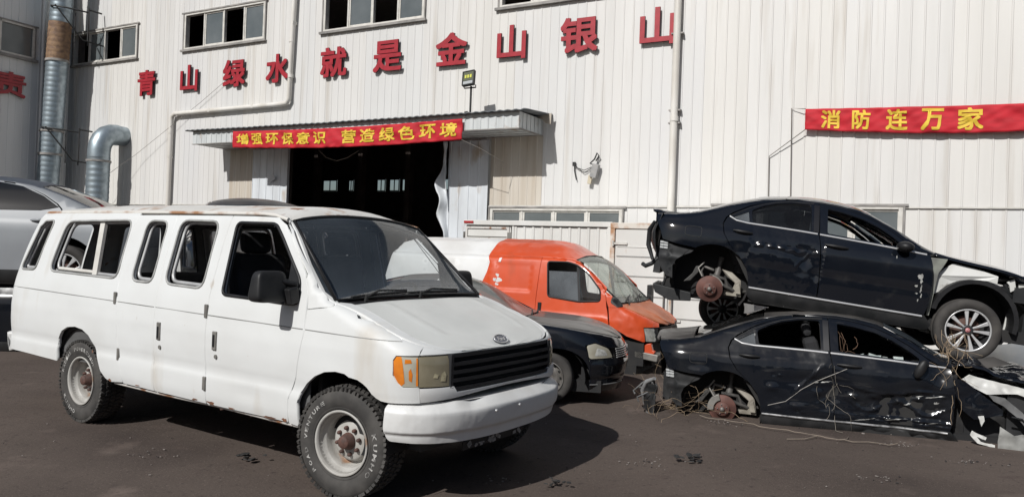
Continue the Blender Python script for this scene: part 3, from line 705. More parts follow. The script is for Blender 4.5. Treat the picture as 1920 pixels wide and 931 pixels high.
REDLENS=mat('red_lens',(.35,.015,.02),None,1,.2,coat=.6)
SEATM=mat('black_seat_cloth',(.018,.018,.02),(.03,.03,.032),6,.9)
WSGLASS=glass('dusty_windscreen',(.74,.78,.79),.20,(.17,.20,.23),scale=1.4,lo=.3,hi=.8)
CLGLASS=glass('clear_glass',(.80,.83,.83),.06)
TINT=glass('tinted_glass',(.16,.17,.18),.05,(.15,.15,.15))
BLUEGL=glass('dusty_side_glass',(.40,.44,.46),.38,(.24,.26,.28),scale=2)

def edge_s(B,s):
    z=B.edge(s)
    if B.ur<=s<=B.uc: return z
    for _ in range(40):
        u=B.side(s,z)[0]; z=.5*z+.5*B.edge(u)
    return z
def edge_pts(B,s0,s1,n=8,dz=0): return [(s0+(s1-s0)*i/n,edge_s(B,s0+(s1-s0)*i/n)+dz) for i in range(n+1)]
def wheel_root(parent,x,y,z,steer=0,side='R',camber=0):
    o=empty('wheel',(x,y,z),(0 if side=='R' else PI)+steer,parent); return o
def curved_text(mb,txt,r,h,y,a0,a1,inward=False,w=.8):
    """letters round a tyre wall; a0->a1 degrees, read clockwise from outside"""
    n=len(txt); da=(a1-a0)/n
    for k,ch in enumerate(txt):
        if ch==' ': continue
        vs,fs=glyph(ch,.018,0,2); a=math.radians(a0+da*(k+.5)); ww=abs(math.radians(da))*r*w
        P=[]
        for v in vs:
            rr=r+v.y*h*(-1 if inward else 1); aa=a+(v.x*ww/r)*(1 if da>0 else -1)
            P.append((rr*math.cos(aa),y,rr*math.sin(aa)))
        mb.add(P,fs)
def tyre_mesh(name,parent,R,r,w,mats,tread=True,blocks=64):
    mb=MB(); h=w/2
    prof=[(r,-h*.72),(r+.012,-h*.86),(r+(R-r)*.45,-h*1.0),(R-.035,-h*.97),(R-.010,-h*.84),(R,-h*.70),(R,h*.70),(R-.010,h*.84),(R-.035,h*.97),(r+(R-r)*.45,h*1.0),(r+.012,h*.86),(r,h*.72)]
    mb.lathe(prof,72)
    mb.lathe([(r+.02,h*.90),(r+.026,h*.925),(r+.032,h*.92)],60)
    if tread:
        for k in range(blocks):
            for j,yy in enumerate((-.80,-.42,0,.42,.80)):
                a=2*PI*(k+(.5 if j%2 else 0)+.12*math.sin(k*2.3+j))/blocks
                M=Matrix.Rotation(-a,3,'Y'); rr=R+.001 if abs(yy)<.7 else R-.007
                c=M@Vector((rr,yy*h*1.02,0)); mb.box(c,(.022,h*.34,2*PI*R/blocks*.62),M@Matrix.Rotation(.35*(1 if j%2 else -1),3,'X'))
    return mb.build(name,mats,parent)
def van_wheel(parent,x,y,z,steer,side,text=None):
    w=wheel_root(parent,x,y,z,steer,side)
    ty=tyre_mesh('tyre',w,.388,.222,.245,RUBBER)
    if text:
        mb=MB()
        for t in text: curved_text(mb,*t)
        mb.build('lettering',TYREWHITE,w)
    mb=MB()
    mb.lathe([(.226,.100),(.232,.112),(.226,.118),(.214,.112),(.208,.090),(.206,.060),(.188,.045),(.184,.038),(.180,.0),(.172,-.035),(.155,-.045),(.150,-.03),(.142,.0),(.125,.012),(.085,.020),(.06,.024),(.0,.024)],64)
    mb.lathe([(.208,.095),(.20,-.08),(.224,-.10)],48)
    mb.build('rim',STEELW,w)
    mb=MB()
    mb.lathe([(.062,.02),(.058,.045),(.050,.055),(.046,.085),(.038,.095),(.0,.097)],28)
    for k in range(8):
        a=2*PI*k/8+.2; M=Matrix.Translation((.094*math.cos(a),-.022,.094*math.sin(a)))
        mb.lathe([(.015,0),(.015,.014),(.011,.026),(.0,.028)],8,M=M)
    mb.build('hub',HUBRUST,w)
    return w
def seat(parent,x,y,z,m,w=.5,bh=.62,lean=.22):
    mb=MB()
    mb.box((x,y,z),(.52,w,.16)); R=Matrix.Rotation(-lean,3,'Y'); mb.box(Vector((x-.27,y,z+.06))+R@Vector((0,0,bh/2)),(.15,w,bh),R)
    mb.box(Vector((x-.27,y,z+.06))+R@Vector((.0,0,bh+.10)),(.10,w*.55,.19),R)
    return mb.build('seat',m,parent,bevel=.05)
def steering_wheel(parent,x,y,z,m,tilt=.5,r=.19):
    mb=MB(); M=Matrix.Translation((x,y,z))@Matrix.Rotation(tilt,4,'Y')
    mb.tube([M@Vector((0,r*math.cos(a),r*math.sin(a))) for a in [2*PI*k/28 for k in range(28)]],.016,8,closed=True)
    for a in (.3,PI-.3,-PI/2): mb.tube([M@Vector((0,0,0)),M@Vector((0,r*math.cos(a),r*math.sin(a)))],.014,6)
    mb.tube([M@Vector((-.02,0,0)),M@Vector((.45,0,0))],.03,8); mb.tube([M@Vector((-.035,0,0)),M@Vector((.01,0,0))],.06,12)
    return mb.build('steering_wheel',m,parent)
def arch_liner(parent,x,y0,y1,z,r,m,a0=-10,a1=190,name='wheel_arch_liner'):
    mb=MB(); n=20; A=[math.radians(a0+(a1-a0)*i/n) for i in range(n+1)]
    vs=[(x+r*math.cos(a),y,z+r*math.sin(a)) for y in (y0,y1) for a in A]
    fs=[(i,i+1,n+2+i,n+1+i) for i in range(n)]
    mb.add(vs,fs,0,True); mb.add([(x,y1,z)]+[(x+r*math.cos(a),y1,z+r*math.sin(a)) for a in A],[(0,i+1,i+2) for i in range(n)])
    return mb.build(name,m,parent)

# ================================================================ the white van
def build_van():
    B=VAN_BODY; S=B.side
    root=empty('white_van'); frame(root,(-.5812,6.1343,0),math.radians(-33.47))
    tag(root,'long white passenger van with bare window openings and lettered all-terrain tyres','van')
    NS=B.uc+B.Lf
    sides=(False,True)
    W1=fillet([(-4.645,1.915),(-4.435,1.925),(-4.535,1.412),(-4.75,1.405)],.06)
    W2=fillet([(-4.165,1.915),(-3.0,1.937),(-3.0,1.393),(-4.25,1.412)],.10)
    W3=fillet([(-2.745,1.934),(-2.425,1.930),(-2.435,1.385),(-2.765,1.389)],.09)
    W4=fillet([(-2.24,1.943),(-1.70,1.935),(-1.705,1.375),(-2.25,1.388)],.10)
    W5=fillet([(-1.468,1.927),(-.985,1.922),(-.86,1.81),(-.56,1.50),(-.53,1.335),(-.62,1.322),(-1.44,1.346)],.05)
    A=[(-3.945,.545),(-3.95,.66),(-3.93,.76),(-3.87,.84),(-3.76,.89),(-3.617,.905),(-3.48,.89),(-3.37,.845),(-3.26,.745),(-3.20,.64),(-3.15,.54),(-3.07,.475),(-2.99,.455)]
    S1=[(-2.79,.475),(-2.835,.66),(-2.89,.883),(-2.93,1.2),(-2.972,1.4),(-2.962,1.7),(-2.955,1.985)]
    S3=[(-1.565,.455),(-1.583,1.148),(-1.593,1.3),(-1.575,1.7),(-1.563,1.985)]
    S4=[(-.585,.455),(-.579,.63),(-.503,.796),(-.437,1.136),(-.455,1.40),(-.53,1.56),(-.87,1.915),(-.93,1.975)]
    G=.010
    sh=lambda L,d:[(a+d,b) for a,b in L]
    crease=lambda s,z:.0035*fbm(s*1.7,z*2.4,0,3)-.010*math.exp(-((s+3.7)/.22)**2-((z-1.02)/.13)**2)-.008*math.exp(-((s+1.05)/.16)**2-((z-.60)/.07)**2)-.006*math.exp(-((s+2.6)/.10)**2-((z-.90)/.12)**2)
    CRM=mat('crease_shade_paint',(.30,.30,.29),None,1,.6)  # grey line painted in for the shade along the pressed belt crease
    for mir in sides:
        kw=dict(mirror=mir,parent=root,disp=crease,h=.045)
        top=lambda s0,s1,n=8:[(s,edge_s(B,s)-.005) for s,_ in edge_pts(B,s0,s1,n)]
        qo=[(-5.55,.60),(-4.9,.57)]+A+S1[:-1]+top(-2.955,-5.55,14)
        rq=panel('rear_side_panel',S,qo,[W1,W2],mats=VANWHITE,**kw)
        c1=sh(S1,G)[:-1]; mid=[(-2.335,1.985),(-2.33,1.5),(-2.318,1.15),(-2.30,.462)]
        d1=panel('side_door',S,[(-2.78,.468)]+c1+[(-2.945,1.983)]+mid[:1]+mid[1:],[W3],mats=VANWHITE,**kw)
        d2=panel('side_door',S,[(a+.008,b) for a,b in mid[::-1]]+[(-1.573,1.983)]+sh(S3,-G)[::-1][1:],[W4],mats=VANWHITE,**kw)
        fd=panel('front_door',S,sh(S3,.003)[:-1]+[(-1.56,1.983)]+[(-1.3,1.982),(-1.0,1.972)]+S4[::-1][1:],[W5],mats=VANWHITE,**kw)
        # pillar strip along the windscreen
        panel('windscreen_pillar',S,[(-.427,1.302),(-.443,1.40),(-.517,1.567),(-.857,1.922),(-.92,1.978)]+[(s,edge_s(B,s)-.004) for s in (-.88,-.8,-.6,-.4,-.27,-.20)]+[(-.20,1.335)],[],mats=VANWHITE,mirror=mir,parent=root,h=.05)
        fo=[(-.575,.45),(-.475,.44),(-.478,.613),(-.45,.69),(-.388,.764),(-.30,.83),(-.20,.872),(-.09,.888),(.0,.882),(.06,.855),(.10,.815),(.134,.773),(.17,.75),(.21,.737),(.29,.732),(.70,.740),(.70,.842),(.475,.842),(.405,.868),(.35,.92),(.35,1.02),(.395,1.052),(.70,1.056)]
        fo+= [(s,edge_s(B,s)-.003) for s in (.70,.65,.6,.55,.5,.45,.4,.35,.3,.2,.1,0,-.1,-.19)]+[(-.192,1.328),(-.427,1.295),(-.427,1.136),(-.493,.796),(-.569,.63)]
        panel('front_wing',S,fo,[],mats=VANWHITE,mirror=mir,parent=root,disp=crease,h=.032)
        panel('pillar_top',B.top,[(-.875,.974),(-.55,.974),(-.20,.979),(-.20,.999),(-.55,.999),(-.875,.999)],[],mats=VANWHITE,mirror=not mir,parent=root,h=.05,flip=True) if False else None
        # lamps
        tl=panel('turn_signal',S,[(.357,.925),(.41,.874),(.455,.852),(.50,.87),(.485,.95),(.46,1.047),(.40,1.047),(.357,1.015)],[],mats=AMBER,mirror=mir,parent=root,h=.03,off=-.006)
        cl=panel('corner_lens',S,[(.457,.851),(.48,.848),(.688,.846),(.688,1.047),(.464,1.047),(.489,.95),(.504,.87)],[],mats=LAMPCLR,mirror=mir,parent=root,h=.03,off=-.006)
        for q in ([(.56,.89),(.60,.88),(.61,.93),(.585,.97),(.555,.95)],[(.655,.855),(.684,.855),(.684,1.04),(.665,1.04)],[(.50,1.0),(.60,1.005),(.59,1.03),(.51,1.03)]):
            panel('amber_reflector',S,q,[],mats=AMBER,mirror=mir,parent=cl,h=.02,off=-.004,thick=0)
        hl=panel('headlight',S,[(.695,.846),(1.125,.842),(1.085,1.050),(.695,1.048)],[],mats=LAMPYEL,mirror=mir,parent=root,h=.04,off=-.008)
        for q in ([(.89,.905),(.95,.90),(.965,.925),(.91,.932)],[(.985,.88),(1.05,.875),(1.06,.92),(1.04,.945),(1.0,.93)]):  # pale yellow patches paint the bright glints in the headlight lens
            panel('painted_glint',S,q,[],mats=mat('lens_glint_paint',(.50,.45,.30),(.26,.22,.14),30,.25),mirror=mir,parent=hl,h=.02,off=-.005,thick=0)
        ln=lambda s0,s1,n=14:[Vector((p[0],(p[1]+.0005)*(1 if mir else -1),p[2])) for p in (S(s0+(s1-s0)*k/n,1.17-.0155*(s0+(s1-s0)*k/n+1.5)) for k in range(n+1))]
        for par,a,b in ((rq,-5.4,-2.93),(d1,-2.91,-2.335),(d2,-2.31,-1.60),(fd,-1.575,-.45),(rq,-.42,.42)):
            mb=MB(); mb.tube(ln(a,b),.0042,6); mb.build('painted_crease_line',CRM,par)
        # window rubbers and inner frames
        for par,Wn in ((rq,W1),(rq,W2),(d1,W3),(d2,W4)):
            mb=MB(); mb.tube([Vector((p[0],p[1] if mir else -p[1],p[2]))for p in (S(a,b) for a,b in Wn)],.011,6,closed=True); mb.build('window_frame',mat('grey_window_rubber',(.40,.40,.39),(.25,.25,.24),6,.55),par)
            cx=sum(p[0] for p in Wn)/len(Wn); cz=sum(p[1] for p in Wn)/len(Wn)
            mb=MB(); mb.tube([Vector((p[0],(p[1]-.05) if mir else -(p[1]-.05),p[2])) for p in (S(cx+(a-cx)*.93,cz+(b-cz)*.93) for a,b in Wn)],.018,6,closed=True); mb.build('inner_frame',mat('grey_aluminium',(.50,.50,.50),(.38,.38,.38),5,.4,metal=.3),par)
        mb=MB(); mb.tube([Vector((p[0],p[1] if mir else -p[1],p[2]))for p in (S(a,b) for a,b in W5)],.014,6,closed=True); mb.build('window_rubber',BLACKPL,fd)
        # sliding bar in the long window
        mb=MB(); mb.prism([(-3.60,1.92),(-3.52,1.92),(-3.40,1.41),(-3.48,1.41)],lambda a,b,h:(a,(1 if mir else -1)*(B.W(a,b)-.02-h),b),.03); mb.tube([(-4.12,(1 if mir else -1)*(.90),1.44),(-3.45,(1 if mir else -1)*(.90),1.43)],.02,6); mb.build('slider_bar',FRAME,rq)
        # handles, hinges, locks
        def bump(par,s,z,ds,dz,m,name,d=.018):
            p=S(s,z); mb=MB(); mb.box((p[0],(p[1]+.004) if mir else -(p[1]+.004),z),(ds,d,dz)); return mb.build(name,m,par,bevel=.006)
        for par,s in ((d1,-2.225),(fd,-1.455)):
            h_=bump(par,s,.985 if par is d1 else .975,.05,.15,GREYMET,'handle'); bump(par,s,.975,.026,.10,BLACKPL,'handle_recess',.03); 
            p=S(s+.02,.855); mb=MB(); mb.tube([(p[0],(p[1]-.0) if mir else -p[1],.85),(p[0],(p[1]+.01) if mir else -(p[1]+.01),.85)],.017,10); mb.build('lock',GREYMET,par)
        for s,z in ((-2.955,1.22),(-2.86,.72)): bump(rq,s,z,.035,.11,GREYMET,'hinge',.02)
        for s,z in ((-1.60,1.20),(-1.575,.62)): bump(d2,s,z,.035,.11,GREYMET,'hinge',.02)
        rr=random.Random(11)
        for par,cs,cz,w,hh in ((d2,-1.72,.468,.05,.010),(fd,-1.50,.468,.07,.014),(fd,-1.25,.462,.05,.008),(fd,-.80,.458,.10,.010),(fd,-.62,.466,.04,.014),(d1,-2.55,.478,.06,.006),(rq,-3.0,.47,.03,.012),(rq,-3.3,.70,.02,.014)):
            poly=[(cs+w*rr.uniform(.4,1)*math.cos(a),cz+hh*rr.uniform(.5,1.3)*math.sin(a)) for a in [2*PI*q/13 for q in range(13)]]
            panel('rust_patch',S,poly,[],mats=RUST,mirror=mir,parent=par,h=.03,off=.002,thick=0)
        # rocker with rust, lower edge
        mb=MB(); y=.95*(1 if mir else -1)
        mb.tube([(-2.98,y*.985,.445),(-2.2,y*.985,.44),(-1.5,y*.985,.445),(-.5,y*.985,.435)],[.014,.016,.014,.018],8); mb.build('rocker_edge',RUSTW,root)
        mb=MB()
        for k in range(5): mb.box((-1.4+.21*k+random.uniform(-.05,.05),y*.982,.432),(random.uniform(.03,.12),.012,random.uniform(.012,.028)),Matrix.Rotation(random.uniform(-.3,.3),3,'Y'))
        mb.build('rust_flakes',HUBRUST,root)
    # roof, gutters, windscreen, bonnet
    rf=panel('roof',B.top,[(-5.02,-.995),(-.90,-.995),(-.88,-.6),(-.87,0),(-.88,.6),(-.90,.995),(-5.02,.995)],[],mats=VANROOF,parent=root,flip=True,h=.12,disp=lambda u,w:.004*math.sin(w*18)*(1 if u<-1.3 else 0)+.004*fbm(u*2,w*2,4,3))
    for sg in(-1,1):
        mb=MB(); mb.tube([Vector((u,sg*(B.half(u,B.edge(u))+.012),B.edge(u)+.002)) for u in [-4.95+.15*k for k in range(28)]],.016,6); mb.build('rain_gutter',mat('rust_stained_gutter',(.62,.60,.56),(.34,.18,.10),2.2,.6,lo=.52,hi=.62),rf)
    ws=panel('windscreen',B.top,[(-.872,-.97),(-.872,.97),(-.235,.975),(-.20,.5),(-.19,0),(-.20,-.5),(-.235,-.975)],[],mats=WSGLASS,parent=root,flip=True,h=.06,thick=.0,off=.004)
    mb=MB(); loop=[(-.872,w) for w in [-.97+.0606*2*k for k in range(17)]]+[(-.235,.975),(-.20,.5),(-.19,0),(-.20,-.5),(-.235,-.975)]
    mb.tube([Vector((p[0],-p[1],p[2]+.006)) for p in (B.top(a,b) for a,b in loop)],.014,6,closed=True); mb.build('windscreen_rubber',BLACKPL,ws)
    panel('cowl',B.top,[(-.235,-.97),(-.235,.97),(-.20,.96),(-.15,.90),(-.12,.90),(-.09,0),(-.12,-.90),(-.15,-.90),(-.20,-.96)],[],mats=BLACKPL,parent=root,flip=True,h=.06,off=-.012)
    un=lambda w: .05+(B.nose(1.08)-.05)*(1-min(1,abs(w))**B.p)**(1/B.p)
    hood=[(-.115,-.90),(-.085,0),(-.115,.90)]
    hd=[(-.115,-.90),(.2,-.90),(.50,-.92),(.60,-.93),(.65,-.95),(.668,-.94),(.672,-.5),(.673,0),(.672,.5),(.668,.94),(.65,.95),(.60,.93),(.50,.92),(.2,.90),(-.115,.90),(-.085,0)]
    ho=panel('bonnet',B.top,hd,[],mats=VANHOOD,parent=root,flip=True,h=.05,disp=lambda u,w:.006*math.exp(-((abs(w)-.62)/.05)**2)*(1 if -.05<u<.5 else 0)+.002*fbm(u*3,w*3,8,2))
    for sg in(-1,1):
        panel('wing_top',B.top,[(-.20,sg*.962),(-.15,sg*.906),(.2,sg*.906),(.50,sg*.932),(.60,sg*.942),(.65,sg*.962),(.672,sg*.955),(.675,sg*.999),(.65,sg*.999),(.60,sg*.999),(.2,sg*.999),(-.20,sg*.999)][::(1 if sg>0 else -1)],[],mats=VANWHITE,parent=root,flip=True,h=.05)
    for sg in(-1,1):
        o_=[(-.876,sg*.974),(-.55,sg*.974),(-.203,sg*.979),(-.203,sg*.999),(-.55,sg*.999),(-.876,sg*.999)]
        panel('pillar_top',B.top,o_ if sg>0 else o_[::-1],[],mats=VANWHITE,parent=root,flip=True,h=.05)
        o_=[(-.25,sg*.80),(.12,sg*.80),(.12,sg*.995),(-.25,sg*.995)]
        panel('cowl_corner',B.top,o_ if sg>0 else o_[::-1],[],mats=VANWHITE,parent=root,flip=True,h=.05,off=-.016)
    # header strip, valance, grille
    hs=[(s,edge_s(B,s)-.004) for s in [.705+.0795*k for k in range(21)]]
    panel('grille_header',S,[(.705,1.058)]+[(2.295,1.058)]+hs[::-1],[],mats=VANWHITE,parent=root,h=.05)
    panel('valance',S,[(.705,.742),(1.1,.755),(1.5,.78),(1.9,.755),(2.295,.742),(2.295,.836),(1.86,.836),(1.83,.795),(1.17,.795),(1.14,.836),(.705,.838)],[],mats=BUMPERW,parent=root,h=.05,disp=lambda s,z:.01*math.sin((z-.74)*30))
    gr=panel('grille',S,[(1.135,.80),(1.865,.80),(1.905,1.05),(1.095,1.05)],[],mats=BLACKIN,parent=root,h=.06,off=-.07)
    mb=MB()
    for z in (.815,.875,.93,.985,1.043):
        n=16
        for i in range(n):
            a=1.11+.78*i/n; b=1.11+.78*(i+1)/n; p=S(a,z);q=S(b,z); 
            t=.014 if z in(.815,1.043) else .013
            vs=[]
            for P in (p,q):
                for dx,dz in ((.004,t),(.004,-t),(-.05,-t*.6),(-.05,t*.6)): vs.append((P[0]+dx,-P[1],P[2]+dz))
            mb.add(vs,[(0,1,5,4),(1,2,6,5),(2,3,7,6),(3,0,4,7)])
    for s in (1.12,1.88):
        p=S(s,.93); mb.box((p[0]-.02,-p[1],.93),(.05,.03,.25))
    mb.build('grille_bars',mat('faded_black_plastic',(.014,.015,.018),(.022,.023,.026),4,.5),gr)
    # emblem
    P=Vector((.617,.0,B.edge(.617)+B.crown(.617)+.004)); nrm=(Vector(B.top(.60,0))-Vector(B.top(.63,0)))
    M=Matrix.Translation((P.x,0,P.z))@Matrix.Rotation(math.radians(-48),4,'Y')
    mb=MB(); E=[(.085*math.cos(2*PI*k/32),.042*math.sin(2*PI*k/32)) for k in range(32)]
    mb.prism(E,lambda a,b,h:M@Vector((.004+h-b*0,a,b)),.010); em=mb.build('emblem',mat('emblem_blue',(.018,.028,.06),None,1,.3,coat=.5),ho)
    mb=MB(); mb.tube([M@Vector((.014,a*.97,b*.97)) for a,b in E],.005,6,closed=True)
    vs,fs=glyph('Ford',.012,0,3); mb.add([M@Vector((.0165,v.x*.088+v.y*.014,v.y*.034)) for v in vs],fs); mb.build('emblem_script',CHROME,em)
    # bumper
    BB=Body(prof=[(.40,.90),(.44,.95),(.50,.98),(.525,.985),(.54,1.0),(.67,1.01),(.70,.995),(.735,.93)],nose=[(.40,.74),(.44,.765),(.525,.785),(.54,.80),(.665,.815),(.695,.79),(.735,.74)],tail=[(.4,-1),(1,-1)],edge=[(-1,.73),(1,.73)],crown=[(-1,0),(1,0)],uc=.18,ur=-.5,p=3.0,Lf=1.38,Lr=1)
    bp=panel('bumper',BB.side,fillet([(.36,.475),(1.56,.455),(2.76,.475),(2.79,.56),(2.77,.735),(.35,.735),(.33,.56)],.04),[],mats=BUMPERW,parent=root,h=.022,thick=.05,disp=lambda s,z:-.02*math.exp(-((s-1.25)/.10)**2-((z-.73)/.05)**2)-.016*math.exp(-((s-2.0)/.15)**2-((z-.72)/.06)**2)+.004*fbm(s*4,z*5,2))
    mb=MB(); vs=[];n=40
    for i in range(n+1):
        p=BB.side(.36+2.4*i/n,.733); vs+=[(p[0]-.004,-p[1]*.996,.731),(p[0]-.22,-p[1]*.9,.725)]
    mb.add(vs,[(2*i,2*i+2,2*i+3,2*i+1) for i in range(n)],0,True); mb.build('bumper_top',BUMPERW,bp)
    mb=MB()
    for k in range(17): mb.box((.702,random.uniform(-.50,.20),.405+random.uniform(-.015,.015)),(.008,random.uniform(.01,.05),random.uniform(.008,.03)),Matrix.Rotation(random.uniform(-.9,.9),3,'X'),1)
    mb.box((.695,-.15,.410),(.012,.76,.06),None,0); mb.build('bent_plate',[BLACKPL,mat('scuffed_grey',(.30,.29,.28),None,1,.7)],bp)
    for y in (.30,.02):
        mb=MB(); q=min(((BB.side(1.0+.01*k,.66)) for k in range(110)),key=lambda p:abs(p[1]-y)); mb.lathe([(.012,.0),(.010,.008),(.0,.010)],8,M=Matrix.Translation((q[0],-q[1],.64))@Matrix.Rotation(PI/2,4,'Z')); mb.build('bolt',CHROME,bp)
    # rear bumper
    RB=Body(prof=[(.5,.97),(.75,1.0)],nose=[(.5,1),(1,1)],tail=[(.5,-5.20),(.62,-5.24),(.76,-5.22)],edge=[(-6,.76),(1,.76)],crown=[(-6,0),(1,0)],uc=.5,ur=-4.72,p=4,pr=4.5,Lf=1,Lr=1.4)
    for mir in sides: panel('rear_bumper',RB.side,fillet([(-6.12,.53),(-4.98,.53),(-4.96,.72),(-6.12,.74)],.03),[],mats=BUMPERW,parent=root,mirror=mir,h=.08,thick=.05)
    # tail
    for mir in sides:
        panel('rear_door',S,[(-6.05,.60),(-5.56,.60),(-5.56,1.96),(-6.05,1.97)],[fillet([(-6.03,1.22),(-5.585,1.22),(-5.585,1.92),(-6.03,1.92)],.05)],mats=VANWHITE,parent=root,mirror=mir,h=.08)
        panel('tail_lamp',S,[(-5.54,.85),(-5.40,.85),(-5.40,1.25),(-5.54,1.25)],[],mats=REDLENS,parent=root,mirror=mir,h=.06,off=.012,thick=.02)
    # mirror
    for sg in (-1,1):
        mb=MB()
        def house(a,b):
            # rounded box
            th=2*PI*a; ph=PI*(b-.5); e=.38
            f=lambda c:math.copysign(abs(c)**e,c)
            x=.065*f(math.cos(ph))*f(math.cos(th)); y=.135*f(math.cos(ph))*f(math.sin(th)); z=.115*f(math.sin(ph))
            x*=(1-.25*z/.115); y*=(1-.10*z/.115)
            return (-.645+x,sg*(1.145+y),1.455+z)
        mb.grid(house,32,18); mi=mb.build('side_mirror',BLACKPL,root)
        mb=MB(); mb.box((-.565,sg*1.005,1.39),(.08,.09,.12),Matrix.Rotation(.2,3,'X')); mb.tube([(-.57,sg*.96,1.47),(-.61,sg*1.06,1.49)],.03,8); mb.build('mirror_bracket',BLACKPL,mi,bevel=.015)
        mb=MB(); mb.prism([(-.565,1.36),(-.55,1.50),(-.72,1.64),(-.70,1.36)],lambda a,b,h:(a,sg*(B.W(a,b)-.012-h),b),.015); mb.build('mirror_sail',BLACKPL,mi)
    # wipers
    for w0,w1 in ((.72,.12),(.02,-.62)):
        mb=MB(); P=[B.top(-.17,w0),B.top(-.27,(w0*.55+w1*.45)),B.top(-.25,w1)]
        Q=[Vector((p[0]+.012,-p[1],p[2]+.03)) for p in P]; mb.tube(Q,.008,6)
        P=[B.top(-.225-.02*k/5,w0+.10-(w0-w1+.10)*k/5) for k in range(6)]
        mb.tube([Vector((p[0]+.005,-p[1],p[2]+.018)) for p in P],.011,6); mb.tube([Q[0]+Vector((-.01,0,-.04)),Q[0]+Vector((0,0,.010))],.013,8); mb.build('wiper',CABLE,root)
    # interior
    mb=MB(); mb.bx((-4.95,-.90,.56),(-.30,.90,.62)); mb.bx((-.55,-.86,.45),(.45,.86,.62)); mb.bx((-.40,-.86,.62),(-.36,.86,1.32)); mb.build('floor',BLACKIN,root)
    mb=MB(); mb.bx((-4.6,-.45,.52),(.55,-.36,.60)); mb.bx((-4.6,.36,.52),(.55,.45,.60)); mb.bx((-2.9,-.8,.40),(-.6,.8,.5)); mb.bx((-.1,-.85,.30),(.1,.85,.42)); mb.bx((-3.6,-.85,.33),(-3.42,.85,.45)); mb.bx((.42,-.8,.40),(.55,.8,1.0)); mb.build('chassis',BLACKSTR,root)
    for mir in sides:
        panel('inner_trim',S,[(-5.0,.56),(-.42,.56),(-.42,1.25),(-.5,1.35),(-1.0,1.97),(-5.0,1.97)],[[(a,b) for a,b in w] for w in (fillet([(-4.83,1.93),(-4.38,1.94),(-4.47,1.39),(-4.9,1.385)],.03),fillet([(-4.22,1.935),(-2.96,1.952),(-2.96,1.375),(-4.3,1.39)],.05),fillet([(-2.79,1.95),(-2.38,1.95),(-2.39,1.365),(-2.80,1.37)],.05),fillet([(-2.28,1.955),(-1.65,1.955),(-1.65,1.355),(-2.29,1.37)],.05),fillet([(-1.5,1.945),(-.98,1.94),(-.55,1.52),(-.5,1.32),(-1.49,1.325)],.04))],mats=GREYIN,parent=root,mirror=mir,h=.12,off=-.07,thick=.01)
    panel('headliner',B.top,[(-5.0,-.97),(-.95,-.97),(-.95,.97),(-5.0,.97)],[],mats=mat('dark_headliner',(.10,.10,.095),(.07,.07,.065),3,.9),parent=root,flip=True,h=.2,off=-.055,thick=.0)
    mb=MB()
    def dash(a,b):
        y=-.84+1.68*a; pr=[(-.34,1.34),(-.42,1.36),(-.62,1.33),(-.70,1.25),(-.68,1.1),(-.62,.95),(-.45,.9)]
        k=b*(len(pr)-1); i=min(int(k),len(pr)-2); f=k-i
        return (pr[i][0]+(pr[i+1][0]-pr[i][0])*f,y,pr[i][1]+(pr[i+1][1]-pr[i][1])*f+(.03 if y>0.15 and .2<b<.5 else 0))
    mb.grid(dash,24,18); mb.build('dashboard',mat('dusty_dash',(.05,.05,.052),(.085,.082,.08),4,.8),root)
    seat(root,-1.25,-.48,.92,SEATM,.54,.70,.18); seat(root,-1.25,.48,.92,SEATM,.54,.70,.18)
    steering_wheel(root,-.86,.45,1.32,CABLE,.9,.21)
    mb=MB(); mb.box((-2.2,.3,.9),(.5,1.1,.14),Matrix.Rotation(.1,3,'X')); mb.box((-2.5,.3,1.22),(.14,1.1,.55),Matrix.Rotation(-.3,3,'Y')); mb.build('bench_seat',SEATM,root,bevel=.04)
    mb=MB(); mb.box((-3.75,.25,.9),(.5,1.2,.14)); mb.box((-4.05,.25,1.15),(.14,1.2,.5),Matrix.Rotation(-.25,3,'Y')); mb.build('bench_seat',SEATM,root,bevel=.04)
    for x in (0,-3.505):
        for sg in (-1,1): arch_liner(root,x-(.09 if x==0 else .07),sg*.955,sg*.55,.44,.47 if x==0 else .45,BLACKIN,*((-8,188) if x==0 else (15,165)))
        mb=MB(); mb.tube([(x,-.85,.388),(x,.85,.388)],.06,10); mb.tube([(x,0,.388),(x,.001,.388)],.1,10); mb.build('axle',BLACKSTR,root)
    tx=[('ROAD VENTURE',.305,.028,-.1245,228,118,False,.72),('KUMHO',.305,.034,-.1245,22,-42,False,.72)]
    van_wheel(root,-.055,-.855,.388,math.radians(7),'R',tx)
    van_wheel(root,-.055,.855,.388,math.radians(7),'L')
    van_wheel(root,-3.57,-.835,.388,0,'R',[('RADIAL POWERGUIDE',.305,.034,-.1245,170,30,False,.75),('KUMHO',.305,.038,-.1245,-150,-100,True,.75)])
    van_wheel(root,-3.57,.835,.388,0,'L')
    return root
build_van()
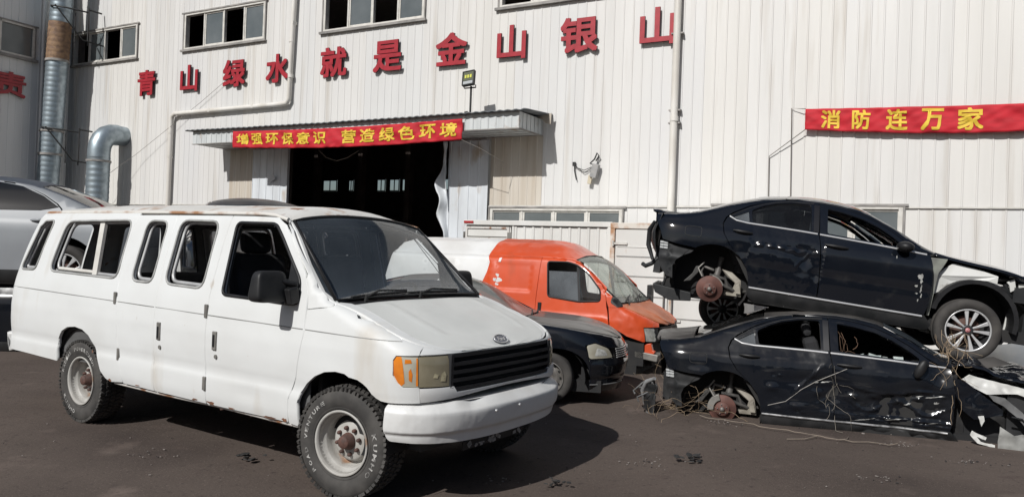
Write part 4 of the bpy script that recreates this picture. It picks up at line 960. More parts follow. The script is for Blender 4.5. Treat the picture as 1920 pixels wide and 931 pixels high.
# ================================================================ saloons
def place(root,o,yaw,pitch=0,scale=1.0,roll=0):
    m=frame(root,o,yaw,pitch,roll); root.matrix_world=m@Matrix.Scale(scale,4) if scale!=1 else m
def alloy_wheel(parent,x,y,z,side,style='five',R=.33,r=.222,w=.205,steer=0,spin=0,tyre=None):
    o=wheel_root(parent,x,y,z,steer,side)
    mb=MB(); h=w/2
    mb.lathe([(r,-h*.7),(r+.01,-h*.9),(r+(R-r)*.5,-h),(R-.03,-h*.95),(R-.008,-h*.8),(R,-h*.6),(R+.001,-.02),(R-.006,-.015),(R-.006,.015),(R+.001,.02),(R,h*.6),(R-.008,h*.8),(R-.03,h*.95),(r+(R-r)*.5,h),(r+.01,h*.9),(r,h*.7)],72)
    mb.build('tyre',tyre or RUBBERD,o)
    mb=MB(); mb.lathe([(r+.004,h*.80),(r+.006,h*.85),(r-.003,h*.85),(r-.010,h*.78)],64); mb.build('rim_lip',ALLOY,o)
    mb=MB(); mb.lathe([(r-.010,h*.78),(r-.022,h*.3),(r-.03,-h*.4),(r+.0,-h*.8)],64); mb.build('rim',ALLOYD,o)
    mb=MB(); mb.lathe([(.150,-.03),(.145,-.02),(.08,-.01),(.0,.0)],40); mb.build('brake_disc',HUBRUST,o)
    mb=MB(); mb.lathe([(r-.02,-.05),(.0,-.05)],32); mb.build('backing_plate',BLACKIN,o)
    mb=MB(); y0=h*.45
    n=5 if style=='five' else 10
    for k in range(n):
        a0=2*PI*k/n+spin
        for sg in ((-1,1) if style=='five' else (0,)):
            if style=='five':
                ai,ao=.33*sg,.250*sg; pts=[(.042,ai-.19),(.11,ai*.76-.105),(r-.006,ao-.10),(r-.006,ao+.10),(.11,ai*.76+.105),(.042,ai+.19)]
            else: pts=[(.05,-.17),(.12,-.10),(r-.01,-.13),(r-.01,.13),(.12,.10),(.05,.17)]
            poly=[(q*math.cos(a0+b),q*math.sin(a0+b)) for q,b in pts]
            mb.prism(poly,lambda a,b,hh:(a,-(y0+hh-.10*(math.hypot(a,b)-.12)*-.2),b),.026)
    mb.build('spokes',ALLOY,o,bevel=.004)
    mb=MB(); mb.lathe([(.058,y0-.02),(.058,y0+.022),(.05,y0+.03),(.03,y0+.028)],24)
    for k in range(5):
        a=2*PI*(k+.5)/5+spin; mb.lathe([(.010,y0),(.010,y0+.012),(.0,y0+.012)],8,M=Matrix.Translation((.040*math.cos(a),-.016,.040*math.sin(a))))
    mb.build('hub',ALLOYD,o)
    mb=MB(); mb.lathe([(.026,y0+.028),(.024,y0+.035),(.0,y0+.037)],20); mb.build('centre_cap',mat('red_white_cap',(.50,.28,.28),(.35,.05,.06),60,.4) if style=='five' else ALLOYD,o)
    return o
def bare_hub(parent,x,y,z,sg,steer=0,cal=(100,175),cy=-.045):
    """rusted brake disc with calliper where the wheel is missing; sg -1 = right side (y negative)"""
    o=empty('bare_hub',(x,y,z),0 if sg<0 else PI,parent)
    mb=MB(); mb.lathe([(.0,.055),(.02,.058),(.026,.052),(.028,.045),(.07,.045),(.078,.038),(.08,.0),(.148,.0),(.152,-.004),(.152,-.022),(.08,-.026)],56); mb.build('brake_disc',DISC,o)
    mb=MB(); mb.lathe([(.0,.075),(.022,.072),(.026,.056)],18)
    for k in range(5):
        a=2*PI*k/5+.5; mb.lathe([(.006,.045),(.006,.062),(.0,.062)],8,M=Matrix.Translation((.052*math.cos(a),0,.052*math.sin(a))))
    mb.build('hub_cap',GREYMET,o)
    mb=MB()
    A=arc(0,0,.165,cal[0],cal[1],8); Bq=arc(0,0,.095,cal[1],cal[0],8)
    mb.prism(A+Bq,lambda a,b,h:(a,-(cy+h),b),.075); mb.tube([(-.10,.02,.13),(-.16,.05,.22),(-.1,.06,.3)],.012,6); mb.build('calliper',GREYMET,o,bevel=.006)
    mb=MB(); mb.tube([(.05,.12,.08),(.08,.17,.28),(.09,.2,.38)],[.026,.026,.035],10); mb.tube([(.055,.13,.12),(.075,.16,.24)],.04,12); mb.tube([(-.05,.06,.05),(-.12,.09,.18),(-.10,.10,.25),(.02,.11,.22)],.018,6)
    mb.tube([(.0,.05,-.02),(.3,.28,-.04)],.03,8); mb.tube([(.05,.06,.1),(.26,.1,.02),(.42,.2,.02)],.022,6); mb.tube([(-.02,.08,.16),(.16,.10,.14),(.2,.12,.05)],.02,6); mb.build('suspension_strut',mat('grimy_steel',(.075,.072,.068),(.15,.14,.13),9,.6,metal=.3),o)
    return o
AR=(-2.76,.32,.412)
RD_REAR=[(-2.36,.40),(-2.40,.52),(-2.485,.632),(-2.61,.75),(-2.69,.87),(-2.715,.985),(-2.685,1.06)]
DLO_TOP=[(-2.62,1.122),(-2.45,1.226),(-2.30,1.29),(-2.177,1.332),(-2.04,1.362),(-1.9,1.376),(-1.70,1.371)]
BSEAM=[(-1.685,1.2),(-1.672,1.0),(-1.648,.868),(-1.615,.49),(-1.61,.31)]
FD_TOP=[(-1.56,1.363),(-1.43,1.345),(-1.231,1.298),(-1.05,1.225),(-.893,1.135),(-.74,1.03),(-.64,.975)]
FD_FRONT=[(-.525,.955),(-.492,.833),(-.475,.632),(-.478,.422),(-.505,.305)]
RWIN=fillet([(-2.425,1.188),(-2.30,1.255),(-2.157,1.305),(-1.95,1.342),(-1.775,1.345),(-1.755,1.035),(-2.40,1.045)],.03)
QWIN=fillet([(-2.625,1.078),(-2.455,1.168),(-2.432,1.042),(-2.55,1.055)],.015)
FWIN=fillet([(-1.60,1.325),(-1.431,1.302),(-1.231,1.258),(-1.05,1.185),(-.893,1.09),(-.80,1.022),(-.815,.992),(-1.585,1.035)],.025)
def ridge(x,w): return math.exp(-(x/w)**2)
def dent_upper(s,z):
    d=0
    if -2.4<s<-1.60: 
        d-=.035*ridge(s+1.78,.11)*ridge(z-.70,.13); zz=z-.815-.012*math.sin(s*11)+.03*(s+2.0); d-=.020/(1+math.exp(-zz/.012))*ridge(zz,.11)*ridge(s+2.02,.36); d-=.010*ridge(zz+.06,.03)*ridge(s+2.05,.30)
        for a,b in ((-2.31,.815),(-2.19,.806),(-2.075,.812),(-1.955,.803),(-1.84,.800),(-1.70,.80)): d+=(.26*(s-a)-.27*(z-b))*math.exp(-((s-a)/.055)**4-((z-b)/.024)**4)
        d-=.02*ridge(s+1.66,.05)*ridge(z-.55,.2); d+=.012*ridge((s+1.80)-(z-.72)*.7,.018)*ridge(z-.72,.10)
        d+=.003*fbm(s*7,z*7,2)
    if s<-2.4: d-=.012*ridge(s+2.5,.10)*ridge(z-.70,.09)
    d-=.006*ridge(z-.55,.05)*(1 if -2.4<s<-.5 else 0)
    return d+.0012*fbm(s*2.5,z*2.5,1)
def dent_lower(s,z):
    d=0
    if -2.45<s<-.4:
        n=fbm(s*3.2,z*3.2,7,4); n2=abs(fbm(s*6,z*5,3,3))
        lo=1/(1+math.exp((z-.66-.03*math.sin(s*7))/.018))          # lower half pushed in below a torn crease
        f=ridge(s+.95,.62)
        d-=.055*lo*f*(1+.5*n); d+=.016*ridge(z-.665-.03*math.sin(s*7),.016)*f
        d-=.030*n2*lo*f; d+=.018*ridge(z-.50-.06*math.sin(s*11),.02)*f
        d-=.05*ridge(s+1.66,.16)*ridge(z-.60,.17)*(1+.4*n); d+=.014*ridge((s+1.85)-(z-.75)*.9,.025)*ridge(z-.72,.14)
        d-=.02*ridge(s+1.95,.25)*ridge(z-.68,.07); d+=.006*n
        d-=.05*ridge(s+.62,.12)*ridge(z-.86,.14)
        for a,b in ((-2.2,.74),(-1.72,.715),(-1.82,.70),(-.68,.65),(-.60,.655),(-.95,.655),(-1.1,.36),(-.85,.365),(-.7,.355),(-1.35,.345),(-1.95,.36)): d+=(.32*(s-a)-.27*(z-b))*math.exp(-((s-a)/.045)**4-((z-b)/.014)**4)
        for a,b,c,e in ((-2.25,.60,.018,.06),(-1.98,.42,.02,.08),(-1.42,.57,.022,.07),(-1.22,.60,.026,.06),(-1.0,.585,.024,.06),(-.80,.60,.022,.05),(-1.30,.40,.02,.07),(-1.02,.385,.022,.09),(-.75,.39,.02,.07),(-1.78,.585,.02,.05)): d+=c*ridge(s-a,e)*ridge(z-b,.034)
        d+=.012*n*ridge(z-.36,.07)
        d+=.020*ridge(z-.375-.012*math.sin(s*6),.014)*ridge(s+.95,.5)-.018*ridge(z-.41,.02)*ridge(s+.95,.5)+.014*ridge(z-.335,.010)*ridge(s+1.0,.55)
        zz=z-.67-.03*math.sin(s*7+1)-.02*n; d-=.024/(1+math.exp(-zz/.008))*ridge(zz,.06)*ridge(s+.72,.28)
        zz=z-.70+.02*n; d-=.016/(1+math.exp(-zz/.008))*ridge(zz,.05)*ridge(s+1.72,.22)
    if s<=-2.45: d+=.014*ridge(s+3.02,.06)*ridge(z-.70,.04)-.012*ridge(s+2.95,.14)*ridge(z-.80,.10)
    return d+.0015*fbm(s*2.5,z*2.5,4)
def strip_trim(name,S,pts,w,m,parent,mir,d=.008,r=None):
    mb=MB(); sg=1 if mir else -1; vs=[]
    for a,b in pts:
        for dz,dy in ((w/2,.001),(w/4,d),(-w/4,d),(-w/2,.001)):
            p=S(a,b+dz); vs.append((p[0],sg*(p[1]+dy),p[2]))
    n=len(pts); fs=[(4*i+j,4*i+j+1,4*i+5+j,4*i+4+j) for i in range(n-1) for j in range(3)]
    mb.add(vs,fs,0,True); return mb.build(name,m,parent)
def build_saloon(name,label,o,yaw,pitch,paint,roofpaint,scale=1,dent=None,strip=True,hub_z=.25,wheels=(),hubs=(),glass_in=True,front=True,interior=True,trims=True,lost_wing=True,roof_sag=0,hm=.05,roll=0,bonnet=True,dark_far=False,hubcal=((20,85),-.11),lip=.0,cover_glass=False):
    B=SEDAN_BODY; S=B.side
    root=empty(name); place(root,o,yaw,pitch,scale,roll); tag(root,label,'car')
    for mir in (False,True):
        dn=dent if not mir else None; hh=hm if not mir else .09
        kw=dict(mirror=mir,parent=root,disp=dn,h=hh,mats=paint)
        archR=arc(AR[0],AR[1],AR[2],125,60,8)
        ch=[(-2.05,edge_s(B,-2.05)-.004)]
        q=[(-3.53,.96),(-3.40,.81),(-3.34,.71),(-2.985,.66)] if strip else [(-4.0,.96),(-4.0,.40),(-3.4,.30),(-3.17,.30)]+arc(AR[0],AR[1],AR[2],180,130,5)
        qo=q+archR+[(-2.497,.638),(-2.622,.755),(-2.702,.875),(-2.727,.988),(-2.70,1.066),(-2.632,1.132),(-2.455,1.238),(-2.30,1.302),(-2.177,1.344),(-2.06,1.371)]+[(s,edge_s(B,s)-.004) for s in (-2.06,-2.2,-2.4,-2.6,-2.8,-3.0,-3.08,-3.2,-3.4,-3.53)]
        qp=panel('quarter_panel',S,qo,[],**kw)
        rd=panel('rear_door',S,[(-2.352,.312)]+RD_REAR+DLO_TOP+BSEAM,[RWIN,QWIN],**kw)
        fd=panel('front_door',S,[(a+.011,b) for a,b in BSEAM[::-1]]+[(-1.689,1.366)]+FD_TOP+FD_FRONT,[FWIN],**kw)
        rl=[(-2.06,1.384),(-1.9,1.388),(-1.70,1.383),(-1.56,1.376),(-1.43,1.357),(-1.231,1.310),(-1.05,1.238),(-.893,1.148),(-.74,1.043),(-.64,.988),(-.52,.967)]
        panel('roof_rail',S,rl+[(s,edge_s(B,s)-.004) for s in (-.47,-.6,-.8,-1.0,-1.2,-1.4,-1.6,-1.8,-2.05)],[],mats=paint,mirror=mir,parent=root,h=.06)
        panel('sill',S,[(-2.345,.305),(-.50,.298),(-.42,.20),(-.44,.14),(-2.25,.13),(-2.34,.2)],[],mats=BLACKSTR,mirror=mir,parent=root,h=.07,disp=dn)
        if trims:
            strip_trim('sill_trim',lambda a,b:(S(a,b)[0],S(a,b)[1]+(dn(a,b) if dn else 0)+.004,b),[(-2.34+.0605*k,.302-.0006*k) for k in range(31)],.024,CHROME if not dark_far else mat('scraped_trim',(.42,.42,.42),(.12,.12,.12),11,.35,metal=.4),root,mir,.012)
            dd=lambda a,b:(S(a,b)[0],S(a,b)[1]+(dn(a,b) if dn else 0),b)
            strip_trim('belt_trim',dd,[(-2.66,1.085),(-2.58,1.045),(-2.45,1.03),(-2.2,1.026),(-1.9,1.020),(-1.69,1.013)],.020,CHROME,rd,mir,.010)
            strip_trim('belt_trim',dd,[(-1.665,1.012),(-1.4,1.0),(-1.1,.986),(-.8,.968),(-.56,.952)],.020,CHROME,fd,mir,.010)
            strip_trim('window_surround',S,[(-2.655,1.09),(-2.45,1.207),(-2.30,1.272),(-2.17,1.316),(-2.0,1.35),(-1.75,1.36)],.012,BLACKPL,rd,mir,.006)
            panel('pillar_cover',S,[(-1.748,1.345),(-1.69,1.345),(-1.677,1.03),(-1.735,1.032)],[],mats=mat('pillar_black',(.010,.010,.012),None,1,.3),mirror=mir,parent=rd,h=.1,off=.003,thick=0)
        for par,(a,b,zz) in ((rd,(-2.60,-2.385,.925)),(fd,(-1.60,-1.36,.905))):
            mb=MB(); sg=1 if mir else -1
            P=[]
            for k in range(9):
                s=a+(b-a)*k/8; p=S(s,zz-.01*k/8); P.append(Vector((p[0],sg*(p[1]+(dn(s,zz) if dn else 0)+.012+.022*math.sin(PI*k/8)),p[2])))
            mb.tube(P,[.010,.014,.017,.018,.018,.018,.017,.014,.010],8); 
            c=S((a+b)/2,zz-.012); mb.tube([Vector((c[0]-.07,sg*(c[1]+.001),c[2])),Vector((c[0]+.07,sg*(c[1]+.001),c[2]))],.022,8); mb.build('handle',BLACKPL if paint in (BLACKPAINT,BLACKSCR) else paint,par)
        # fuel lid on the right
        if not mir:
            mb=MB(); mb.tube([Vector((p[0],-p[1]-.001-(dn(a,b) if dn else 0),p[2])) for a,b in fillet([(-3.08,.905),(-2.945,.905),(-2.945,.79),(-3.08,.79)],.03) for p in (S(a,b),)],.004,5,closed=True); mb.build('fuel_lid',SEAM,qp)
            panel('fuel_lid',S,fillet([(-3.075,.90),(-2.95,.90),(-2.95,.795),(-3.075,.795)],.028),[],mats=paint,parent=root,h=.05,off=.004+(-.006 if dn else 0),thick=.004)
        if cover_glass: panel('side_window',S,[(-2.655,1.085),(-2.45,1.215),(-2.177,1.325),(-1.9,1.368),(-1.43,1.335),(-1.05,1.215),(-.80,1.06),(-.72,1.0),(-1.6,1.018),(-2.45,1.038)],[],mats=mat('black_window_glass',(.012,.013,.015),None,1,.12),mirror=mir,parent=root,h=.1,off=.007,thick=.004)
        if dark_far and mir:  # opaque black sheets over the far windows stand in for cabin shade
            for nm,Wn in (('side_window',RWIN),('blackout_sheet',FWIN)): panel(nm,S,[(a,b) for a,b in Wn],[],mats=BLACKIN,mirror=mir,parent=root,h=.12,off=-.05,thick=0)
        if glass_in:
            panel('side_window',S,[(-2.44,1.20),(-2.30,1.27),(-2.157,1.32),(-1.95,1.355),(-1.77,1.355),(-1.745,1.02),(-2.42,1.03)],[],mats=TINT,mirror=mir,parent=rd,h=.12,off=-.018,thick=0)
        panel('quarter_window',S,[(-2.64,1.075),(-2.455,1.178),(-2.425,1.03),(-2.55,1.045)],[],mats=BLUEGL,mirror=mir,parent=rd,h=.1,off=-.012,thick=0)
        if not (lost_wing and not mir):
            fo=[(-.465,.20)]+[(-.455,.40)]+arc(0,.32,.40,165,15,14)+[(.62,.30),(1.40,.30),(1.40,.60)]+[(s,edge_s(B,s)-.004) for s in (1.2,1.0,.8,.6,.4,.2,0,-.2,-.45)]+[(-.48,.833),(-.463,.632)]
            if front: panel('front_wing',S,fo,[],mats=paint,mirror=mir,parent=root,h=.08)
        if not strip:
            panel('rear_bumper',S,[(-4.25,.25),(-3.2,.25),(-3.2,.29),(-3.42,.295),(-4.01,.39),(-4.01,.62),(-4.25,.62)],[],mats=paint,mirror=mir,parent=root,h=.1)
        if not strip: panel('tail_panel',S,[(-4.25,.62),(-3.56,.62),(-3.56,1.0),(-4.25,1.0)],[],mats=BLACKSTR if strip else paint,mirror=mir,parent=root,h=.08,off=-.03)
        # inner skin, wheel houses
        panel('inner_trim',S,[(-2.33,.32),(-2.7,.9),(-2.66,1.05),(-2.45,1.20),(-2.177,1.31),(-1.9,1.35),(-1.43,1.31),(-1.05,1.2),(-.75,1.01),(-.52,.95),(-.5,.32)],[[(a,b) for a,b in RWIN],[(a,b) for a,b in FWIN],QWIN],mats=BLACKIN,mirror=mir,parent=root,h=.14,off=-.06,thick=0)
        sg=1 if mir else -1
        arch_liner(root,AR[0],sg*.86,sg*.48,AR[1],.43,BLACKIN,-35,215)
        if mir or not lost_wing: arch_liner(root,0,sg*.84,sg*.48,.32,.41,BLACKIN,-15,195)
        if strip:
            panel('rear_corner_structure',S,[(-3.43,.69),(-3.27,.675),(-3.0,.63),(-3.13,.49),(-3.17,.41),(-3.16,.27),(-3.27,.29),(-3.37,.35),(-3.45,.46)],[],mats=BLACKSTR,mirror=mir,parent=root,h=.06,off=-.05,thick=.03,disp=lambda s,z:.012*ridge(s+3.22,.02)+.01*ridge(z-.5,.03))
            if not mir:
                for i in range(2):
                    for j in range(3): panel('vent_slot',S,[(-3.415+.08*i,.60+.032*j),(-3.345+.08*i,.60+.032*j),(-3.345+.08*i,.622+.032*j),(-3.415+.08*i,.622+.032*j)],[],mats=mat('vent_grey',(.42,.43,.43),None,1,.5),parent=root,h=.05,off=-.035,thick=.01)
    # top skins
    sag=lambda u,w:-roof_sag*ridge(u+1.4,.5)*(1-abs(w))+(.002*fbm(u*3,w*3,2) if roof_sag==0 else .008*fbm(u*3,w*3,2))
    panel('roof',B.top,[(-2.36,-.995),(-1.13,-.995),(-1.09,-.5),(-1.08,0),(-1.09,.5),(-1.13,.995),(-2.36,.995),(-2.33,0)],[],mats=roofpaint,parent=root,flip=True,h=.08,disp=sag)
    panel('rear_window',B.top,[(-3.07,-.93),(-2.37,-.93),(-2.34,0),(-2.37,.93),(-3.07,.93),(-3.10,0)],[],mats=TINT,parent=root,flip=True,h=.1,thick=0,off=-.006)
    for sg in(-1,1):
        panel('rear_pillar',B.top,[(-3.10,sg*.935),(-2.36,sg*.935),(-2.36,sg*.998),(-3.10,sg*.998)][::sg],[],mats=roofpaint,parent=root,flip=True,h=.1)
    panel('windscreen',B.top,[(-1.12,-.96),(-1.08,0),(-1.12,.96),(-.50,.96),(-.40,.5),(-.37,0),(-.40,-.5),(-.50,-.96)],[],mats=WSGLASS,parent=root,flip=True,h=.1,thick=0,off=-.004)
    panel('boot_lid',B.top,[(-3.54,-.98),(-3.11,-.98),(-3.12,0),(-3.11,.98),(-3.54,.98),(-3.57,0)],[],mats=roofpaint,parent=root,flip=True,h=.08,disp=lambda u,w:lip*ridge(u+3.52,.12))
    mb=MB(); mb.add([(-3.50,-.70,1.03),(-3.50,.70,1.03),(-3.46,.66,.60),(-3.46,-.66,.60)],[(0,1,2,3)]); mb.bx((-3.44,-.62,.30),(-3.36,.62,.62)); mb.build('boot_face',BLACKSTR if strip else roofpaint,root)
    for sg in((-1,1) if not strip else ()):
        panel('tail_lamp',S,[(-3.80,.80),(-3.55,.83),(-3.57,.985),(-3.80,.985)],[],mats=REDLENS,parent=root,mirror=sg>0,h=.06,off=-.012,thick=.02)
    if bonnet:
        panel('bonnet',B.top,[(-.46,-.96),(-.36,-.5),(-.33,0),(-.36,.5),(-.46,.96),(.3,.96),(.62,.93),(.78,.6),(.80,0),(.78,-.6),(.62,-.93),(.3,-.96)],[],mats=roofpaint,parent=root,flip=True,h=.07,disp=lambda u,w:.008*ridge(abs(w)-.6,.08))
    # floor, firewall, mechanics
    mb=MB(); mb.bx((-3.3,-.46,.14),(-2.3,.46,.27)); mb.bx((-2.3,-.74,.14),(.55,.74,.27)); mb.bx((-.62,-.72,.27),(-.58,.72,.93)); mb.bx((-2.32,-.82,.14),(-.5,.82,.30)); mb.bx((-3.3,-.47,.27),(-2.5,.47,.80)); mb.bx((-3.42,-.55,.42),(-3.3,.55,.95)); mb.build('floor_pan',BLACKIN,root)
    mb=MB(); mb.tube([(-3.2,.1,.12),(-1.2,.15,.10),(-.3,.1,.12)],.04,8); mb.box((-3.05,-.2,.14),(.5,.5,.16)); mb.tube([(-2.76,-.6,.2),(-2.76,.6,.2)],.035,8); mb.tube([(0,-.65,.2),(0,.65,.2)],.035,8); mb.box((-.05,0,.16),(.5,.9,.14)); mb.build('underbody',BLACKSTR,root)
    if interior:
        for y in(-.36,.36): seat(root,-1.42,y,.50,SEATM,.48,.60,.3)
        mb=MB(); mb.box((-2.25,0,.52),(.5,1.2,.18)); mb.box((-2.55,0,.80),(.16,1.2,.56),Matrix.Rotation(-.35,3,'Y')); mb.build('bench_seat',SEATM,root,bevel=.05)
        mb=MB(); mb.box((-.62,0,.84),(.42,1.42,.20),Matrix.Rotation(.15,3,'Y')); mb.build('dashboard',BLACKIN,root,bevel=.06)
        steering_wheel(root,-.98,.36,.88,CABLE,.5,.18)
        panel('headliner',B.top,[(-2.3,-.9),(-1.15,-.9),(-1.15,.9),(-2.3,.9)],[],mats=GREYIN,parent=root,flip=True,h=.2,off=-.05-roof_sag,thick=0)
    for (x,sg,st) in wheels: alloy_wheel(root,x-(.055 if sg<0 else 0),sg*.80,hub_z,'R' if sg<0 else 'L','five' if st=='five' else 'ten',spin=.25)
    for (x,sg) in hubs: bare_hub(root,x,sg*.74,hub_z,sg,0,*hubcal)
    return root
def stripped_front(root,crushed=False):
    """what shows where the right front wing is gone: pale inner wing, liner arch, lamp bay"""
    if not crushed:
        mb=MB(); mb.prism([(-.41,.53),(-.37,.56),(-.30,.60),(-.19,.695),(-.03,.755),(.10,.76),(.20,.74),(.20,.83),(.0,.875),(-.24,.905),(-.31,.85),(-.40,.75)],lambda a,b,h:(a,-(.70+h+.02*math.sin(a*9)),b),.02); mb.build('inner_wing',WHITESTR,root,bevel=.006)
        mb=MB(); mb.prism([(-.50,.93),(-.33,.935),(-.35,.88),(-.40,.77),(-.415,.55),(-.43,.30),(-.46,.30),(-.455,.70)],lambda a,b,h:(a,-(.77+h),b),.03); mb.build('door_post',mat('grey_green_primer',(.22,.23,.20),(.13,.13,.12),6,.6),root,bevel=.005)
        mb=MB(); A=arc(0,.33,.43,172,-12,18); A2=arc(0,.33,.385,-12,172,18)
        mb.prism(A+A2,lambda a,b,h:(a,-(.60+h),b),.23); mb.build('wheel_arch_liner',BLACKPL,root)
        arch_liner(root,0,-.62,-.40,.33,.42,BLACKIN,-15,195)
        mb=MB(); mb.tube([(.22,-.66,.80),(.36,-.62,.82),(.50,-.55,.76),(.62,-.4,.70)],.03,8); mb.tube([(.30,-.66,.76),(.34,-.66,.66),(.42,-.62,.60)],.025,8); mb.box((.50,-.55,.66),(.24,.3,.16)); mb.tube([(.25,-.7,.72),(.55,-.6,.52),(.62,-.5,.35)],.022,6); mb.box((.60,0,.45),(.10,1.2,.5)); mb.tube([(.3,-.75,.84),(.45,-.70,.86),(.55,-.6,.80)],.012,6); mb.build('lamp_bay',BLACKSTR,root)
        mb=MB(); mb.prism([(.30,.78),(.37,.83),(.40,.72),(.35,.68),(.33,.75)],lambda a,b,h:(a,-(.68+h),b),.02); mb.prism([(.43,.78),(.52,.80),(.52,.76),(.44,.74)],lambda a,b,h:(a,-(.62+h),b),.03); mb.prism([(.36,.20),(.46,.25),(.45,.52),(.38,.50)],lambda a,b,h:(a,-(.60+h),b),.02); mb.build('lamp_bracket',WHITESTR,root,bevel=.004)
UPO,UPY,UPP=(5.1392,9.0150,.8938),-.23797,-.11564
LOO,LOY,LOP=(5.2875,8.4925,-.2181),-.3076,-.00987
up=build_saloon('stacked_saloon','dark blue-black stripped saloon stacked on top of another, five-spoke front wheel still on',UPO,UPY,UPP,BLACKPAINT,BLACKPAINT,dent=dent_upper,hub_z=.212,wheels=((0,-1,'five'),(0,1,'five')),hubs=((-2.76,-1),(-2.76,1)),lip=.045,hm=.026)
stripped_front(up)
mb=MB(); mb.prism([(-3.42,.17),(-2.96,.13),(-2.95,.03),(-3.2,.0),(-3.38,.07)],lambda a,b,h:(a,-(.66-h),b),1.3); mb.tube([(-3.3,-.6,.16),(-3.28,-.62,.26),(-3.2,-.6,.3)],.02,6); mb.build('rear_beam',BLACKSTR,up,bevel=.012)
mb=MB()
def tailskin(a,b):
    y=-.80+1.6*a; return (-3.40-.16*math.sin(b*PI*.9+.2)*(1-.55*abs(2*a-1)**2.5)-.015*fbm(a*6,b*4,2), y*(1-.06*b), 1.02-.52*b+.03*fbm(a*7,b,5)*b)
mb.grid(tailskin,26,12); mb.build('tail_skin',BLACKSTR,up,solid=.01)
mb=MB(); mb.tube([(-3.50,-.74,.90),(-3.55,-.66,.80),(-3.54,-.62,.62),(-3.46,-.66,.45)],[.02,.03,.03,.02],8); mb.tube([(-3.40,-.60,.48),(-3.47,-.60,.40),(-3.54,-.56,.36),(-3.58,-.52,.38)],.026,8); mb.build('tail_bracket',BLACKSTR,up)
def cream(root,dz=0):
    mb=MB(); mb.prism([(-2.65,.46+dz),(-2.53,.44+dz),(-2.42,.36+dz),(-2.39,.17+dz),(-2.59,.16+dz),(-2.59,.22+dz),(-2.50,.24+dz),(-2.48,.32+dz),(-2.6,.40+dz)],lambda a,b,h:(a,-(.60+h+.03*math.sin(a*20)),b),.03); mb.prism([(-2.47,.30+dz),(-2.43,.33+dz),(-2.40,.2+dz),(-2.46,.2+dz)],lambda a,b,h:(a,-(.66+h),b),.02); mb.build('inner_sill_end',CREAM,root,bevel=.006)
    mb=MB(); mb.prism([(-3.07,.25+dz),(-2.99,.27+dz),(-2.90,.40+dz),(-2.91,.46+dz),(-2.95,.45+dz),(-2.98,.36+dz)],lambda a,b,h:(a,-(.66+h),b),.03); mb.build('arm_bracket',mat('grimy_bracket',(.07,.067,.063),(.04,.038,.036),8,.6),root,bevel=.008)
cream(up)
mb=MB(); 
def upmirror(a,b):
    th=2*PI*a; ph=PI*(b-.5); return (-.80+.09*math.cos(ph)*math.cos(th),-.93-.10*math.cos(ph)*math.sin(th),1.0+.06*math.sin(ph))
mb.grid(upmirror,20,12); mb.box((-.78,-.86,.985),(.08,.12,.04)); mb.build('side_mirror',BLACKPL,up)
S_=SEDAN_BODY.side
FILL=mat('bare_filler',(.34,.34,.32),(.22,.22,.21),20,.8); rc=random.Random(5)
for cs,cz,w,hh in ((-.60,.70,.035,.045),(-.585,.655,.02,.03),(-.625,.60,.03,.018),(-.575,.575,.016,.05),(-.61,.52,.022,.012),(-.565,.50,.012,.03),(-.59,.45,.010,.022),(-.86,.88,.008,.022)):
    poly=[(cs+w*rc.uniform(.25,1)*math.cos(a),cz+hh*rc.uniform(.25,1)*math.sin(a)) for a in [2*PI*q/11 for q in range(11)]]
    panel('paint_chip',S_,poly,[],mats=FILL,parent=up,h=.02,off=.0025,thick=0,disp=dent_upper)

lo=build_saloon('crushed_saloon','crushed dark saloon at the bottom of the stack with crumpled doors and rusty brake disc',LOO,LOY,LOP,BLACKSCR,BLACKROOF,dent=dent_lower,hub_z=.285,hubs=((-2.76,-1),),glass_in=False,hm=.024,roof_sag=.03,bonnet=False,dark_far=True,hubcal=((105,190),-.045))
cream(lo,.06)
B_=SEDAN_BODY
# lower saloon: wrecked front end
panel('bonnet',B_.top,[(-.44,-.9),(-.36,0),(-.44,.9),(.2,.95),(.62,.8),(.70,0),(.62,-.8),(.2,-.98)],[],mats=BLACKSCR,parent=lo,flip=True,h=.05,disp=lambda u,w:.06*ridge(u+.25,.10)*ridge(w-.4,.6)-.04*ridge(u-.1,.15)+.03*fbm(u*5,w*4,9))
mb=MB(); mb.prism([(-.45,.985),(-.02,1.06),(.12,1.01),(-.29,.925)],lambda a,b,h:(a,-(.50+h-(b-1)*2.0),b),.018); mb.build('bent_bonnet_edge',BLACKROOF,lo)
def crump(poly,v,th,m,name,amp=.03,sc=9,seed=0,lean=0,rowz=None):
    def sf(a,b): return (a,v+lean*(b-.5)+amp*fbm(a*sc,b*sc,seed),b)
    return panel(name,sf,poly,[],mats=m,parent=lo,h=.04,thick=th)
crump([(-.51,.86),(-.41,.85),(-.05,.58),(-.05,.53),(-.30,.46),(-.40,.54),(-.47,.69)],.88,.02,BLACKSCR,'torn_front_wing',.02,5,1)
crump([(-.39,.83),(-.31,.88),(.12,.80),(.45,.74),(.45,.62),(.12,.73),(-.15,.70),(-.34,.79)],.70,.02,WHITESTR,'inner_wing',.02,6,2)
crump([(-.15,.71),(-.01,.69),(.15,.56),(.3,.36),(.24,.34),(.10,.51),(-.02,.61),(-.11,.65)],.79,.02,mat('grey_liner',(.14,.14,.14),(.09,.09,.09),5,.6),'arch_liner_strip',.02,5,3)
crump([(-.09,.43),(.04,.35),(.10,.37),(.14,.36),(.3,.3),(.3,.19),(-.10,.205),(-.10,.31)],.97,.01,mat('dirty_white_plastic',(.30,.30,.285),(.20,.20,.19),5,.6),'torn_plastic_sheet',.02,6,4)
crump([(-.32,.35),(-.27,.33),(-.19,.30),(-.20,.275),(-.28,.30),(-.24,.25),(-.12,.235),(-.12,.205),(-.27,.235),(-.34,.31)],.93,.02,WHITESTR,'broken_trim',.02,8,5)
